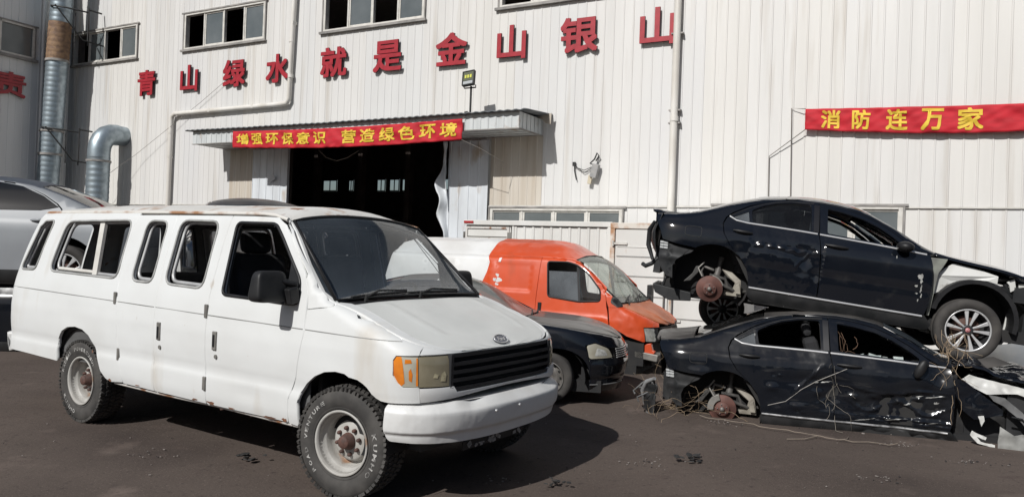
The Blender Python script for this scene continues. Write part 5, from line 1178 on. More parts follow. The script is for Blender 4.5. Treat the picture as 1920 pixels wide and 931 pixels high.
crump([(-.27,.50),(-.22,.51),(-.21,.46),(-.235,.40),(-.25,.46)],.90,.015,WHITESTR,'broken_bracket',.02,8,6)
crump([(-.50,.84),(-.05,.55),(.16,.45),(.5,.5),(.5,.10),(-.42,.13),(-.44,.4)],.62,.03,BLACKIN,'wheel_bay',.03,4,7)
mb=MB()
for k in range(16):
    x=random.uniform(-.4,.45); p=Vector((x,-random.uniform(.35,.85),random.uniform(.25,.85))); q=p+Vector((random.uniform(-.25,.25),random.uniform(-.1,.1),random.uniform(-.2,.15))); mb.tube([p,(p+q)/2+Vector((0,-.03,.05)),q],random.uniform(.006,.022),6)
mb.box((.30,-.1,.50),(.5,1.1,.5)); mb.build('engine_bay_wreck',BLACKSTR,lo)
mb=MB(); S2=lambda s,z:(S_(s,z)[0],-(S_(s,z)[1]+dent_lower(s,z)),z)
def mirr(a,b):
    th=2*PI*a; ph=PI*(b-.5); x=.05*math.cos(ph)*math.cos(th); y=.035*math.cos(ph)*math.sin(th); z=.115*math.sin(ph); c=math.radians(35); return (-.81+x*math.cos(c)+z*math.sin(c)*.7,-.93-y,.93-x*math.sin(c)+z*math.cos(c))
mb.grid(mirr,20,12); mb.tube([(-.74,-.84,.97),(-.80,-.92,.95)],.025,6); mb.build('side_mirror',BLACKPL,lo)
SCR=mat('bright_scrape',(.42,.42,.40),(.20,.20,.19),30,.5,metal=.2)
for cs,cz,w,hh in ((-.66,.645,.10,.006),(-.80,.640,.05,.005),(-1.05,.372,.16,.007),(-.70,.365,.10,.006),(-1.25,.355,.06,.006),(-.90,.545,.05,.012),(-1.70,.705,.07,.008),(-1.80,.69,.03,.006),(-.64,.58,.03,.02),(-1.35,.335,.12,.005)):
    n_=16; poly=[(cs+w*rc.uniform(.6,1)*math.cos(a),cz+hh*rc.uniform(.3,1.2)*math.sin(a)+.02*math.sin(9*(w*math.cos(a)))) for a in [2*PI*q/n_ for q in range(n_)]]
    panel('bare_scrape',S_,poly,[],mats=SCR,parent=lo,h=.03,off=.003,thick=0,disp=dent_lower)
mb=MB()
for k in range(9):
    x=-1.15+random.gauss(0,.22); z=.985+random.uniform(0,.04); mb.box((x,-.80+random.uniform(0,.1),z),(random.uniform(.03,.10),random.uniform(.02,.06),.006),Matrix.Rotation(random.uniform(-.9,.9),3,'X')@Matrix.Rotation(random.uniform(-.4,.4),3,'Y'))
mb.build('glass_shards',mat('broken_glass',(.45,.50,.48),(.30,.34,.33),9,.2,coat=.5),lo)
mb=MB(); mb.tube([S2(-2.28,.40),S2(-2.1,.46),S2(-1.95,.60),S2(-1.8,.70),S2(-1.62,.80),S2(-1.5,.865)],.0055,6); mb.build('bent_trim_strip',GREYMET,lo)

mb=MB()
def torn_b(a,b):
    y=-.86+.62*a; return (-3.50-.16*math.sin(a*2.6)-.05*fbm(a*5,b*4,3), y, .12+.40*b+.06*fbm(a*4,b*3,8)-.10*a)
mb.grid(torn_b,22,12); mb.build('torn_bumper',BLACKSTR,lo,solid=.012)
mb=MB(); mb.tube([(-3.52,-.80,.56),(-3.62,-.70,.50),(-3.68,-.58,.38),(-3.66,-.50,.22),(-3.60,-.46,.10)],[.02,.028,.03,.026,.015],8); mb.build('bent_trim',mat('scuffed_silver_trim',(.42,.43,.44),(.25,.25,.25),9,.35,metal=.3),lo)
mb=MB()
for k in range(9): 
    q=Vector((-3.56-.12*rc.random(),-.85+.5*rc.random(),.16+.34*rc.random())); mb.tube([q,q+Vector((rc.uniform(-.12,.05),rc.uniform(-.12,.12),rc.uniform(-.12,.10))),q+Vector((rc.uniform(-.16,.05),rc.uniform(-.2,.2),rc.uniform(-.16,.02)))],rc.uniform(.006,.016),6)
mb.build('loose_bracket',mat('scuffed_grey_plastic',(.16,.16,.16),(.07,.07,.07),9,.6),lo)
# loose wheel on the boot of the lower saloon, leaning behind the upper one
lw=empty('loose_wheel',(2.80,10.12,1.125),math.radians(-8)); lw.rotation_euler=(math.radians(4),0,math.radians(-4)); tag(lw,'loose ten-spoke alloy wheel wedged between the two stacked black cars','wheel')
def flat_children(o):
    for c in list(o.children): pass
w_=alloy_wheel(lw,0,0,0,'R','ten',R=.288,r=.198,w=.19)
for c in list(w_.children): c.parent=lw
bpy.data.objects.remove(w_)

# ---------------------------------------------------------------- stacked cars at the back left
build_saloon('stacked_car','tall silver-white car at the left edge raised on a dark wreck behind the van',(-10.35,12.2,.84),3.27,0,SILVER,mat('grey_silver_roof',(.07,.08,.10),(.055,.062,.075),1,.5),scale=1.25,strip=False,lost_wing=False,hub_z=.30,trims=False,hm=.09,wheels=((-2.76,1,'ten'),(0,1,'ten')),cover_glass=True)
build_saloon('flattened_car','dark flattened wreck under the silver-white car at the left edge',(-10.2,12.25,-.22),3.25,0,BLACKSCR,BLACKROOF,scale=1.15,strip=False,lost_wing=False,glass_in=False,trims=False,hm=.09,dent=dent_lower,cover_glass=True)
build_saloon('stacked_car','dark-roofed car stacked up behind the white van, only its roof showing above',(-3.45,10.75,.72),math.radians(-66),0,BLACKPAINT,BLACKROOF,scale=1.2,strip=False,lost_wing=False,hub_z=.30,trims=False,hm=.09)
wc=build_saloon('flattened_car','white crushed car under the dark-roofed one, seen through the white van windows',(-3.60,10.85,-.30),math.radians(-66),0,TWHITE,TWHITE,strip=False,lost_wing=False,hub_z=.30,glass_in=False,trims=False,hm=.08,dent=lambda s,z:.05*fbm(s*3,z*3,1),roof_sag=.12)

# ---------------------------------------------------------------- black saloon between the vans
def build_compact():
    B=COMPACT_BODY; S=B.side
    root=empty('black_saloon'); frame(root,(.7062,9.8434,0),-.1925); tag(root,'dusty black saloon nosing out between the white van and the orange van','car')
    P=BLACKPAINT
    for mir in (False,True):
        fo=[(-.40,.17),(-.37,.30)]+arc(0,.30,.355,170,8,14)+[(.37,.30),(.33,.53),(.30,.70),(.45,.735)]+[(s,edge_s(B,s)-.004) for s in (.45,.3,.15,0,-.2,-.42)]
        panel('front_wing',S,fo,[],mats=P,mirror=mir,parent=root,h=.05)
        panel('front_bumper',S,[(.375,.29),(.36,.15),(1.2,.14),(1.2,.50),(.72,.545),(.335,.53)],[],mats=P,mirror=mir,parent=root,h=.05,disp=lambda s,z:.012*ridge(z-.47,.04)-.01*ridge(z-.30,.03))
        hl=panel('headlight',S,fillet([(.335,.545),(.69,.555),(.63,.66),(.45,.725),(.325,.70)],.03),[],mats=LAMPCLR,mirror=mir,parent=root,h=.04)
        panel('reflector',S,fillet([(.40,.575),(.60,.58),(.57,.64),(.45,.67)],.02),[],mats=mat('lamp_inner',(.62,.62,.58),(.30,.30,.28),22,.25,metal=.3),mirror=mir,parent=hl,h=.03,off=.002,thick=0)
        panel('nose_panel',S,[(.45,.739),(.64,.672),(.73,.664),(1.2,.664)]+[(s,edge_s(B,s)-.003) for s in (1.2,1.0,.85,.7,.58,.45)],[],mats=P,mirror=mir,parent=root,h=.04)
        panel('front_door',S,[(-.42,.18),(-.39,.5),(-.45,.93),(-.5,.96),(-.75,1.08),(-1.25,1.29),(-1.5,1.31),(-1.5,.18)],[fillet([(-.75,.97),(-1.25,1.23),(-1.45,1.24),(-1.45,.97)],.03)],mats=P,mirror=mir,parent=root,h=.07)
        panel('rear_side',S,[(-1.51,.18),(-1.51,1.31),(-2.0,1.27),(-2.6,1.0),(-3.8,.96),(-4.1,.9),(-4.1,.25),(-2.98,.25)]+arc(-2.6,.30,.36,190,-10,12),[fillet([(-1.56,.97),(-1.56,1.24),(-1.95,1.2),(-2.35,1.02)],.03)],mats=P,mirror=mir,parent=root,h=.09)
        panel('roof_edge',S,[(-.46,.955),(-.75,1.09),(-1.25,1.30),(-1.5,1.32),(-2.0,1.28),(-2.6,1.01),(-3.0,.98)]+[(s,edge_s(B,s)-.003) for s in (-3.0,-2.6,-2.3,-2.0,-1.6,-1.3,-1.0,-.7,-.45)],[],mats=P,mirror=mir,parent=root,h=.07)
        sg=1 if mir else -1
        arch_liner(root,0,sg*.80,sg*.45,.30,.37,BLACKIN)
        mb=MB(); p=S(.95,.22); mb.tube([Vector((S(.36+.05*k,.235)[0]+.006,sg*(S(.36+.05*k,.235)[1]+.006),.235)) for k in range(14)],.007,6); mb.build('bumper_strip',mat('dull_strip',(.16,.16,.16),None,1,.4),root)
    panel('bonnet',B.top,[(-.42,-.95),(-.34,0),(-.42,.95),(.2,.98),(.5,.98),(.65,.98),(.70,.9),(.735,0),(.70,-.9),(.65,-.98),(.5,-.98),(.2,-.98)],[],mats=mat('dusty_black_bonnet',(.04,.039,.037),(.075,.07,.065),2,.3,.5,coat=.3),parent=root,flip=True,h=.06,disp=lambda u,w:.010*ridge(abs(w)-.55,.10))
    ws=panel('windscreen',B.top,[(-1.24,-.95),(-1.24,.95),(-.47,.95),(-.40,.4),(-.39,0),(-.40,-.4),(-.47,-.95)],[],mats=glass('dusty_screen',(.35,.38,.38),.55,(.20,.21,.20),scale=2),parent=root,flip=True,h=.08,thick=0)
    panel('roof',B.top,[(-2.05,-.98),(-1.26,-.98),(-1.25,0),(-1.26,.98),(-2.05,.98)],[],mats=BLACKROOF,parent=root,flip=True,h=.1)
    panel('rear_window',B.top,[(-3.0,-.98),(-2.06,-.98),(-2.06,.98),(-3.0,.98)],[],mats=TINT,parent=root,flip=True,h=.1,thick=0)
    panel('boot_lid',B.top,[(-3.45,-.98),(-3.01,-.98),(-3.01,.98),(-3.45,.98)],[],mats=BLACKROOF,parent=root,flip=True,h=.1)
    panel('grille',S,[(.78,.535),(1.62,.535),(1.66,.66),(.74,.66)],[],mats=BLACKIN,parent=root,h=.06,off=-.03)
    mb=MB()
    for z in (.55,.575,.60,.625,.65): mb.tube([Vector((S(.78+.04*k,z)[0]+.0,-S(.78+.04*k,z)[1],z)) for k in range(22)],.007,6)
    mb.build('grille_bars',CHROME,root)
    mb=MB(); p=S(1.2,.61); mb.lathe([(.0,.02),(.05,.014),(.056,.0)],24,M=Matrix.Translation((p[0]+.0,0,.605))@Matrix.Rotation(PI/2,4,'Z')); mb.build('emblem',CHROME,root)
    mb=MB()
    for w0,w1 in ((.5,-.1),(-.1,-.7)):
        q=[B.top(-.36-.012*k,w0+(w1-w0)*k/6) for k in range(7)]; mb=MB(); mb.tube([Vector((p[0],-p[1],p[2]+.02)) for p in q],.010,6); mb.build('wiper',CABLE,root)
    mb=MB(); mb.bx((-3.3,-.7,.14),(.55,.7,.28)); mb.bx((-.55,-.68,.28),(-.5,.68,.9)); mb.bx((.3,-.6,.25),(.6,.6,.6)); mb.bx((-.9,-.66,.7),(-.5,.66,.9)); mb.build('floor_pan',BLACKIN,root)
    for y in (-.35,.35): seat(root,-1.45,y,.5,SEATM,.46,.58,.3)
    for sg in(-1,1):
        for x in (0,-2.6):
            o=wheel_root(root,x-.075,sg*.72,.295,math.radians(-4) if x==0 else 0,'R' if sg<0 else 'L'); tyre_mesh('tyre',o,.298,.19,.19,RUBBERD,tread=False)
            mb=MB(); mb.lathe([(.194,.08),(.198,.09),(.185,.088),(.178,.06),(.17,.035),(.15,.03),(.13,.05),(.07,.055),(.06,.04),(.04,.04),(.035,.07),(.0,.072)],48); mb.build('rim',mat('dirty_steel_wheel',(.20,.19,.18),(.12,.11,.10),8,.55,metal=.4),o)
            mb=MB()
            for k in range(12):
                a=2*PI*k/12; mb.lathe([(.0,.0),(.016,.0)],10,M=Matrix.Translation((.148*math.cos(a),-.0345-.006,.148*math.sin(a))))
            mb.build('vent_holes',DARKGAP,o)
    return root
build_compact()

# ---------------------------------------------------------------- orange and white van
def build_transit():
    B=TRANSIT_BODY; S=B.side
    root=empty('orange_van'); root.matrix_world=frame(root,(1.943,12.419,-.241),math.radians(-25.19))@Matrix.Diagonal((.969,.994,1.023,1)); tag(root,'orange panel van with a white rear half, parked without wheels by the container','van')
    split=[(-2.30,.30),(-2.32,.9),(-2.36,1.30),(-2.335,1.457),(-2.26,1.634),(-2.225,1.79),(-2.27,1.893)]
    ds=lambda s,z:.008*fbm(s*2,z*2,5)-.012*(1 if -2.06<s<-1.46 and 1.36<z<1.83 else 0)*1.0
    rec=lambda s,z,a,b,c,d,w=.02:(1/(1+math.exp(-(s-a)/w*3)))*(1/(1+math.exp((s-b)/w*3)))*(1/(1+math.exp(-(z-c)/w*3)))*(1/(1+math.exp((z-d)/w*3)))
    dsp=lambda s,z:-.014*rec(s,z,-2.10,-1.42,1.36,1.80)-.014*rec(s,z,-2.85,-2.22,1.36,1.80)-.014*rec(s,z,-3.5,-2.95,1.36,1.80)+.004*fbm(s*2,z*2,5)
    WN=fillet([(-1.16,1.835),(-.80,1.838),(-.64,1.80),(-.44,1.68),(-.215,1.44),(-.205,1.275),(-.56,1.25),(-1.10,1.30)],.05)
    for mir in(False,True):
        top=lambda a,b,n:[(a+(b-a)*k/n,edge_s(B,a+(b-a)*k/n)-.004) for k in range(n+1)]
        panel('side_panel',S,[(-1.30,.32),(-1.315,1.246),(-1.282,1.895)]+top(-1.285,-2.27,6)+split[::-1][1:-1]+[(-2.30,.32)],[],mats=ORANGE,mirror=mir,parent=root,h=.06,disp=dsp)
        panel('rear_side_panel',S,[(a-.001,b) for a,b in split]+top(-2.275,-4.6,9)+[(-5.28,1.86)]+[(-5.3,.35),(-4.0,.32)],[],mats=TWHITE,mirror=mir,parent=root,h=.08,disp=dsp)
        fd=panel('front_door',S,[(-1.29,.32),(-1.303,1.246),(-1.272,1.893),(-.75,1.885),(-.62,1.845),(-.40,1.70),(-.14,1.48),(-.10,1.2),(-.083,.919),(-.25,.75),(-.42,.66),(-.45,.32)],[WN],mats=ORANGE,mirror=mir,parent=root,h=.06,disp=lambda s,z:.010*ridge(z-1.02,.03)+.003*fbm(s*3,z*3,2))
        panel('windscreen_pillar',S,[(-1.27,1.897)]+[(-.745,1.89),(-.612,1.852),(-.392,1.708),(-.13,1.488),(-.09,1.2)]+[(.14,1.2)]+[(s,edge_s(B,s)-.004) for s in (.13,0,-.2,-.4,-.6,-.65,-.8,-1.1)],[],mats=ORANGE,mirror=mir,parent=root,h=.05)
        panel('front_wing',S,[(-.075,.919),(.126,.79),(.392,.72),(.44,.72),(.45,.93),(.83,.93)]+[(s,edge_s(B,s)-.004) for s in (.83,.7,.55,.4,.25,.14)]+[(.14,1.195),(-.088,1.195)],[],mats=ORANGE,mirror=mir,parent=root,h=.05,disp=lambda s,z:.012*fbm(s*4,z*4,3))
        panel('headlight',S,[(.455,.725),(.80,.72),(.82,.925),(.46,.925)],[],mats=[mat('grey_lamp_lens',(.24,.24,.22),(.40,.40,.38),12,.2,coat=.6),BLACKPL],mirror=mir,parent=root,h=.04,off=-.02,matfn=lambda a,b:1 if a>.70 else 0)
        mb=MB(); sg=1 if mir else -1
        mb.tube([Vector((p[0],sg*p[1],p[2])) for p in (S(a,b) for a,b in WN)],.014,6,closed=True); mb.build('window_rubber',BLACKPL,fd)
        mb=MB(); mb.prism([(-.66,1.81),(-.61,1.79),(-.535,1.25),(-.575,1.25)],lambda a,b,h:(a,sg*(B.W(a,b)-.015-h),b),.03); mb.build('quarter_bar',BLACKPL,fd)
        if not mir: panel('side_window',S,[(-1.17,1.70),(-.63,1.70),(-.56,1.24),(-1.11,1.29)],[],mats=BLUEGL,mirror=mir,parent=fd,h=.15,off=-.03,thick=0)
        panel('quarter_window',S,[(-.62,1.80),(-.44,1.68),(-.22,1.44),(-.21,1.27),(-.55,1.25)],[],mats=CLGLASS,mirror=mir,parent=fd,h=.15,off=-.02,thick=0)
        mb=MB(); p=S(-1.23,1.12); mb.box((p[0],sg*(p[1]+.004),1.14),(.06,.02,.13)); mb.build('handle',BLACKPL,fd,bevel=.005)
        if not mir:
            panel('mirror_mount',S,fillet([(-.07,1.26),(.02,1.20),(.10,1.21),(.02,1.33),(-.06,1.36)],.02),[],mats=BLACKPL,parent=root,h=.05,off=.006,thick=.01)
            mb=MB()
            for k in range(9): 
                a=-2.06+random.gauss(0,.03);b=1.50+random.gauss(0,.03); p=S(a,b); mb.box((a,-p[1]-dsp(a,b)-.001,b),(random.uniform(.03,.07),.003,random.uniform(.03,.06)),Matrix.Rotation(random.uniform(0,2),3,'Y'))
            mb.build('torn_sticker',TWHITE,root)
            panel('roof_chip',S,[(-2.05,1.86),(-2.0,1.87),(-2.02,1.80),(-2.06,1.80)],[],mats=TWHITE,parent=root,h=.05,off=.003,thick=0)
    rf=lambda u,w:.006*math.sin(w*14)*(1 if u<-1.0 else 0)+.008*fbm(u*4,w*3,2)
    panel('roof',B.top,[(-2.27,-.995),(-.70,-.995),(-.665,-.5),(-.65,0),(-.665,.5),(-.70,.995),(-2.27,.995)],[],mats=ORANGE,parent=root,flip=True,h=.08,disp=rf)
    panel('rear_roof',B.top,[(-4.3,-.995),(-2.272,-.995),(-2.272,.995),(-4.3,.995)],[],mats=TWHITE,parent=root,flip=True,h=.12,disp=rf)
    ws=panel('windscreen',B.top,[(-.69,-.95),(-.655,-.5),(-.645,0),(-.655,.5),(-.69,.95),(.10,.95),(.15,.5),(.165,0),(.15,-.5),(.10,-.95)],[],mats=glass('greenish_screen',(.55,.62,.57),.48,(.26,.28,.25),scale=3),parent=root,flip=True,h=.08,thick=0)
    mb=MB(); mb.tube([Vector((p[0],-p[1],p[2]+.004)) for p in (B.top(a,b) for a,b in [(-.69,-.95),(-.655,-.5),(-.645,0),(-.655,.5),(-.69,.95),(.10,.95),(.15,.5),(.165,0),(.15,-.5),(.10,-.95)])],.014,6,closed=True); mb.build('windscreen_rubber',BLACKPL,ws)
    panel('bonnet',B.top,[(.115,-.99),(.17,-.5),(.185,0),(.17,.5),(.115,.99),(.45,.99),(.62,.97),(.70,.95),(.735,.8),(.742,0),(.735,-.8),(.70,-.95),(.62,-.97),(.45,-.99)],[],mats=ORANGEHOOD,parent=root,flip=True,h=.06,disp=lambda u,w:.012*ridge(abs(w)-.55,.1)+.006*fbm(u*4,w*4,1))
    for w0,w1 in ((.75,.15),(.1,-.55)):
        mb=MB(); q=[B.top(.13-.015*k,w0+(w1-w0)*k/6) for k in range(7)]; mb.tube([Vector((p[0],-p[1],p[2]+.025)) for p in q],.011,6); mb.tube([Vector((q[0][0]+.05,-q[0][1],q[0][2]-.01)),Vector((q[3][0],-q[3][1],q[3][2]+.04))],.010,6); mb.build('wiper',CABLE,root)
    panel('grille',S,[(.84,.72),(1.75,.72),(1.75,.92),(.84,.92)],[],mats=BLACKPL,parent=root,h=.08,off=-.03,disp=lambda s,z:.01*math.sin(z*110))
    # hanging bits where the bumper was
    mb=MB(); mb.prism([(.30,.56),(.68,.52),(.66,.42),(.31,.46)],lambda a,b,h:(a+.05,-(.84-h),b+.02),.5); mb.build('bumper_bracket',GREYMET,root,bevel=.01)
    mb=MB(); mb.prism([(.36,.66),(.55,.70),(.58,.60),(.62,.58),(.60,.54),(.36,.55),(.40,.60)],lambda a,b,h:(a+.05,-(.80-h),b),.08); mb.build('torn_bumper_piece',ORANGE,root,bevel=.01)
    mb=MB(); mb.bx((-4.3,-.86,.20),(.40,.86,.36)); mb.bx((-.55,-.84,.36),(.5,.84,.72)); mb.bx((.2,-.7,.36),(.6,.7,.9)); mb.bx((-1.25,-.80,.36),(-1.20,.80,1.85)); mb.build('floor_pan',BLACKIN,root)
    mb=MB(); mb.box((-.0,0,1.10),(.5,1.6,.22),Matrix.Rotation(.2,3,'Y')); mb.build('dashboard',mat('grey_dash',(.20,.20,.20),(.14,.14,.14),4,.8),root,bevel=.06)
    for y in(-.45,.45): seat(root,-.80,y,.85,mat('grey_seat',(.13,.14,.15),(.09,.10,.11),4,.9),.5,.62,.25)
    mb=MB(); mb.prism([(.02,1.0),(.10,1.0),(.10,1.14),(.04,1.20)],lambda a,b,h:(a+.02,.86+h,b+.16),.22); mb.build('side_mirror',BLACKPL,root,bevel=.02)
    mb=MB(); mb.tube([(.07,.88,1.24),(.06,1.05,1.36)],.02,6); mb.box((.06,1.06,1.38),(.08,.18,.22)); mb.build('side_mirror',BLACKPL,root,bevel=.02)
    # stands on blocks
    for x in (-.2,-2.9):
        for y in (-.6,.6):
            pass
    return root
build_transit()

# ---------------------------------------------------------------- white containers in front of the hall
CW=mat('white_container_paint',(.66,.655,.63),(.58,.57,.54),1.2,.5,stretch=(1,1,.4),spots=[((.40,.26,.16),3,.66,.74,(1,1,.4))])
r=wthing('truck_box','white corrugated truck box standing by the hall under the strip window','container',1.9,-1.4,0); ro=(1.9,-1.4,0)
mb=WB(); ribbed(mb,1.36,3.70,.35,2.34,[],pitch=.22,y=-2.5,dep=.022,rib=.04); mb.bx((.1,-2.44,.3),(3.72,-.4,2.38)); mb.bw('box_body',CW,r,ro)
mb=WB(); mb.bx((.08,-2.56,2.36),(3.74,-.38,2.47)); mb.bx((.08,-2.55,.25),(3.74,-2.42,.36)); mb.bx((3.64,-2.56,.36),(3.74,-2.45,2.36)); mb.bx((1.34,-2.53,.36),(1.40,-2.45,2.36)); mb.bw('edge_rail',CW,r,ro,bevel=.01)
mb=WB(); mb.bx((.14,-2.50,.4),(1.24,-2.45,2.05)); mb.bx((.12,-2.50,2.10),(1.30,-2.45,2.34)); mb.bw('door',CW,r,ro,bevel=.008)
mb=WB()
for a,b in (((.12,.4),(.17,2.32)),((1.22,.4),(1.27,2.32)),((.17,2.28),(1.22,2.32)),((.17,2.05),(1.22,2.08))): mb.bx((a[0],-2.53,a[1]),(b[0],-2.505,b[1]))
mb.bw('door_frame',RUSTW,r,ro)
mb=WB(); mb.bx((.06,-2.53,1.95),(.10,-2.45,2.2)); mb.bx((1.24,-2.55,1.7),(1.34,-2.46,2.2)); mb.bw('hinge',GREYMET,r,ro)
mb=WB(); mb.bx((.10,-2.58,2.40),(.35,-2.50,2.45)); mb.bw('marker_lamp',REDLENS,r,ro)
r=wthing('shipping_container','white container with barred doors and rusty top edge behind the orange van nose','container',4.9,-1.5,0); ro=(4.9,-1.5,0)
mb=WB(); mb.bx((3.80,-2.66,.1),(6.25,-.3,2.36)); mb.bw('box_body',CW,r,ro)
mb=WB(); mb.bx((3.76,-2.72,2.33),(6.29,-2.55,2.45)); mb.bx((3.76,-2.72,.05),(6.29,-2.6,.2)); mb.bx((3.76,-2.71,.2),(3.86,-2.6,2.33)); mb.bx((6.19,-2.71,.2),(6.29,-2.6,2.33)); mb.bw('end_frame',mat('rusty_container_frame',(.62,.58,.52),(.40,.22,.12),2.5,.6,lo=.5,hi=.62),r,ro,bevel=.008)
for a,b in ((3.88,5.01),(5.04,6.17)):
    mb=WB(); mb.bx((a,-2.70,.22),(b,-2.665,2.31))
    for z in (.55,.95,1.35,1.75,1.95): mb.bx((a+.04,-2.712,z),(b-.04,-2.70,z+.012))
    d_=mb.bw('door',CW,r,ro,bevel=.004)
    mb=WB()
    for z in (.55,.95,1.35,1.75): mb.bx((a+.03,-2.7155,z+.012),(b-.03,-2.7005,z+.02))
    mb.bw('panel_groove',SEAM,d_,ro)
    for x in ((b-.06,) if a<4 else (a+.08,b-.3)):
        mb=WB(); mb.tube([(x,-2.755,.15),(x,-2.755,2.38)],.014,8)
        for z in (.3,1.1,2.2): mb.bx((x-.05,-2.77,z),(x+.05,-2.715,z+.05))
        mb.bw('lock_bar',GREYMET,d_,ro)
    mb=WB()
    for z in (.5,1.25,2.0): mb.bx((a-.06,-2.735,z),(a+.26,-2.716,z+.045)); mb.tube([(a-.04,-2.74,z-.03),(a-.04,-2.74,z+.08)],.022,8)
    mb.bw('hinge',FRAME,d_,ro)

# ---------------------------------------------------------------- dry vines, litter
STRAW=mat('dry_straw',(.34,.255,.17),(.20,.145,.095),8,.9)
def lo_pt(s,z,out=.03): 
    p=S_(s,z); return lo.matrix_world@Vector((p[0],-(p[1]+dent_lower(s,z)+out),z))
def curl(p,n,step,dirv,wob,rng):
    P=[Vector(p)]; d=Vector(dirv).normalized()
    for _ in range(n):
        d=(d+Vector((rng.gauss(0,wob),rng.gauss(0,wob),rng.gauss(0,wob)))).normalized(); q=P[-1]+d*step; q.z=max(q.z,.012); P.append(q)
    return P
rng=random.Random(3)
mb=MB()
for k in range(34):
    p=(1.95+rng.gauss(0,.16),8.86+rng.gauss(0,.20),.03+abs(rng.gauss(0,.10))); mb.tube(curl(p,12,.05,(rng.gauss(0,1),rng.gauss(0,1),rng.gauss(0,.2)),.35,rng),rng.uniform(.0012,.0026),4)
o=mb.build('dry_vines',STRAW); tag(o,'tangle of dry vines on the ground behind the lower black wreck','dry vines',None,'stuff')
mb=MB()
for k in range(16):
    p=lo_pt(-.53+rng.gauss(0,.03),.90+rng.uniform(-.25,.28),.02+rng.uniform(0,.1)); mb.tube(curl(p,8,.04,(rng.gauss(0,.3),rng.gauss(0,.25),rng.choice((-1,1))),.28,rng),rng.uniform(.0014,.003),4)
for k in range(16):
    p=lo_pt(-.52+rng.gauss(0,.05),1.05,.0)+Vector((rng.gauss(0,.05),rng.gauss(0,.05),0)); mb.tube(curl(p,7,.04,(rng.gauss(0,.2),rng.gauss(0,.2),1),.25,rng),rng.uniform(.0015,.0032),4)
o=mb.build('dry_vines',STRAW); tag(o,'dry vines hanging over the crushed front corner of the lower black wreck','dry vines',None,'stuff')
mb=MB()
for k in range(13):
    p=lo_pt(-1.60+rng.gauss(0,.08),rng.uniform(.22,.72),.015); mb.tube(curl(p,8,.04,(rng.gauss(0,.4),-.1,rng.choice((-1,-.6,.8))),.25,rng),rng.uniform(.0012,.0026),4)
o=mb.build('dry_vines',mat('grey_straw',(.30,.27,.23),(.2,.18,.15),8,.9)); tag(o,'thin grey vine stems caught between the crumpled doors of the lower wreck','dry vines',None,'stuff')
mb=MB()
for k in range(6):
    q=lo.matrix_world@Vector((-1.45+rng.gauss(0,.06),-.72+rng.gauss(0,.05),1.0+rng.uniform(0,.06))); mb.tube(curl(q,7,.035,(rng.gauss(.2,.4),-.1,.8),.3,rng),rng.uniform(.0015,.003),4)
o=mb.build('dry_vines',mat('reddish_straw',(.26,.16,.105),(.16,.10,.07),8,.9)); tag(o,'dry reddish twigs in the front window of the lower black wreck','dry vines',None,'stuff')
mb=MB()
pts=[(2.15,8.55),(2.45,8.30),(2.8,8.05),(3.05,7.85),(3.3,7.62),(3.6,7.55),(3.95,7.50)]
mb.tube([(pts[i][0]+(pts[i+1][0]-pts[i][0])*k/4+rng.gauss(0,.012),pts[i][1]+(pts[i+1][1]-pts[i][1])*k/4+rng.gauss(0,.018),.012+rng.uniform(0,.018)) for i in range(len(pts)-1) for k in range(4)],.0045,5)
mb.tube([(3.15,7.74,.02),(2.98,7.62,.015),(2.80,7.60,.012)],.005,4); mb.tube([(3.3,7.62,.02),(3.42,7.66,.02),(3.5,7.8,.012)],.004,4)
o=mb.build('dead_branch',mat('grey_wood',(.25,.205,.165),(.17,.14,.115),6,.9)); tag(o,'long thin dead branch lying on the ground along the lower wreck','branch')
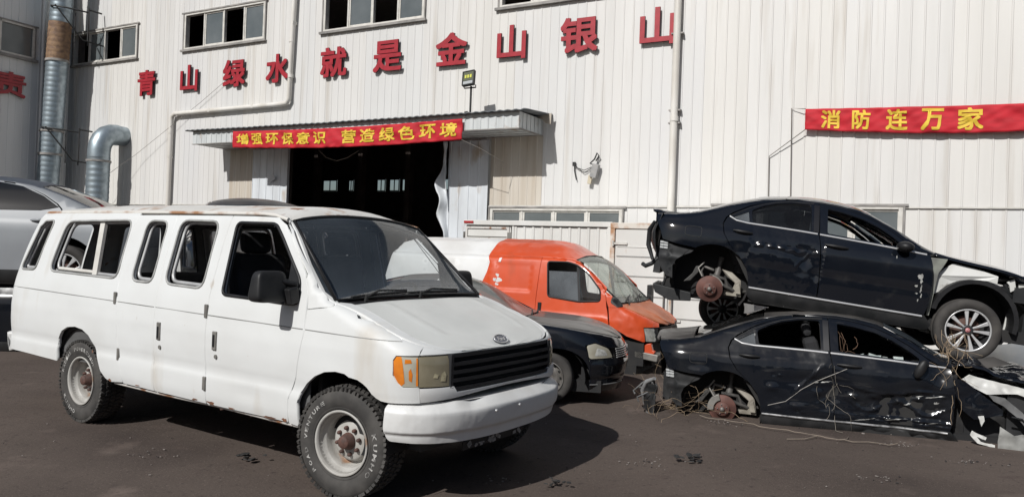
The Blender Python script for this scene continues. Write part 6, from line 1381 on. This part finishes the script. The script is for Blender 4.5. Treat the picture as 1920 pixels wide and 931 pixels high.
def scrap(x,y,s,label,seed):
    rg=random.Random(seed); mb=MB()
    for k in range(9):
        a=rg.uniform(0,6.28); c=(x+rg.gauss(0,s*.45),y+rg.gauss(0,s*.25),.012+.01*k*.5); L_=rg.uniform(.3,.9)*s
        poly=[(L_*rg.uniform(.25,.55)*math.cos(t),L_*rg.uniform(.15,.35)*math.sin(t)) for t in [2*PI*i/7 for i in range(7)]]
        R=Matrix.Rotation(a,3,'Z')@Matrix.Rotation(rg.gauss(0,.25),3,'X'); mb.prism(poly,lambda p,q,h:Vector(c)+R@Vector((p,q,h)),.006)
    o=mb.build('scrap',mat('black_scrap',(.02,.02,.02),(.05,.047,.045),8,.7)); tag(o,label,'scrap')
scrap(1.62,6.70,.16,'torn black plastic scrap on the ground in front of the lower wreck',1)
scrap(-2.12,6.20,.13,'dark oily scrap on the ground between the wheels of the white van',2)
scrap(.40,5.82,.09,'small black scrap near the bottom edge ahead of the white van',3)
mb=MB()
for k in range(260):
    x=rng.uniform(-4.5,6); y=rng.uniform(4.2,10); s_=rng.uniform(.002,.008)*(1 if rng.random()<.95 else 1.8); mb.box((x,y,s_*.3),(s_*rng.uniform(1,2.4),s_*rng.uniform(.8,1.6),s_*.8),Matrix.Rotation(rng.uniform(0,3),3,'Z'),0 if rng.random()<.6 else 1)
for cx,cy,n_ in ((1.25,6.55,26),(3.1,6.35,22),(4.3,7.0,30),(-2.9,6.3,16),(2.4,8.3,30),(-.1,5.9,14),(3.9,7.55,26)):
    for k in range(n_):
        x=cx+rng.gauss(0,.12); y=cy+rng.gauss(0,.07); s_=rng.uniform(.003,.010); mb.box((x,y,s_*.3),(s_*rng.uniform(1,2.6),s_*rng.uniform(.8,1.6),s_*.7),Matrix.Rotation(rng.uniform(0,3),3,'Z'),0 if rng.random()<.75 else 1)
o=mb.build('grit',[mat('pale_grit',(.26,.23,.21),(.16,.14,.13),9,.9),mat('dark_grit',(.04,.036,.034),None,1,.9)]); tag(o,'loose grit and crumbs scattered over the yard','grit',None,'stuff')

# ---------------------------------------------------------------- a nose of another car at the right edge
build_saloon('grey_saloon','grey car nose showing at the right edge behind the alloy wheel of the stacked saloon',(8.55,11.9,-.02),math.radians(172),0,mat('dull_grey_paint',(.20,.21,.22),(.26,.26,.25),2,.4,coat=.2),mat('dull_grey_bonnet',(.24,.24,.24),(.30,.29,.27),2,.5),strip=False,lost_wing=False,hub_z=.31,wheels=((0,-1,'ten'),(0,1,'ten')),trims=False,hm=.09)
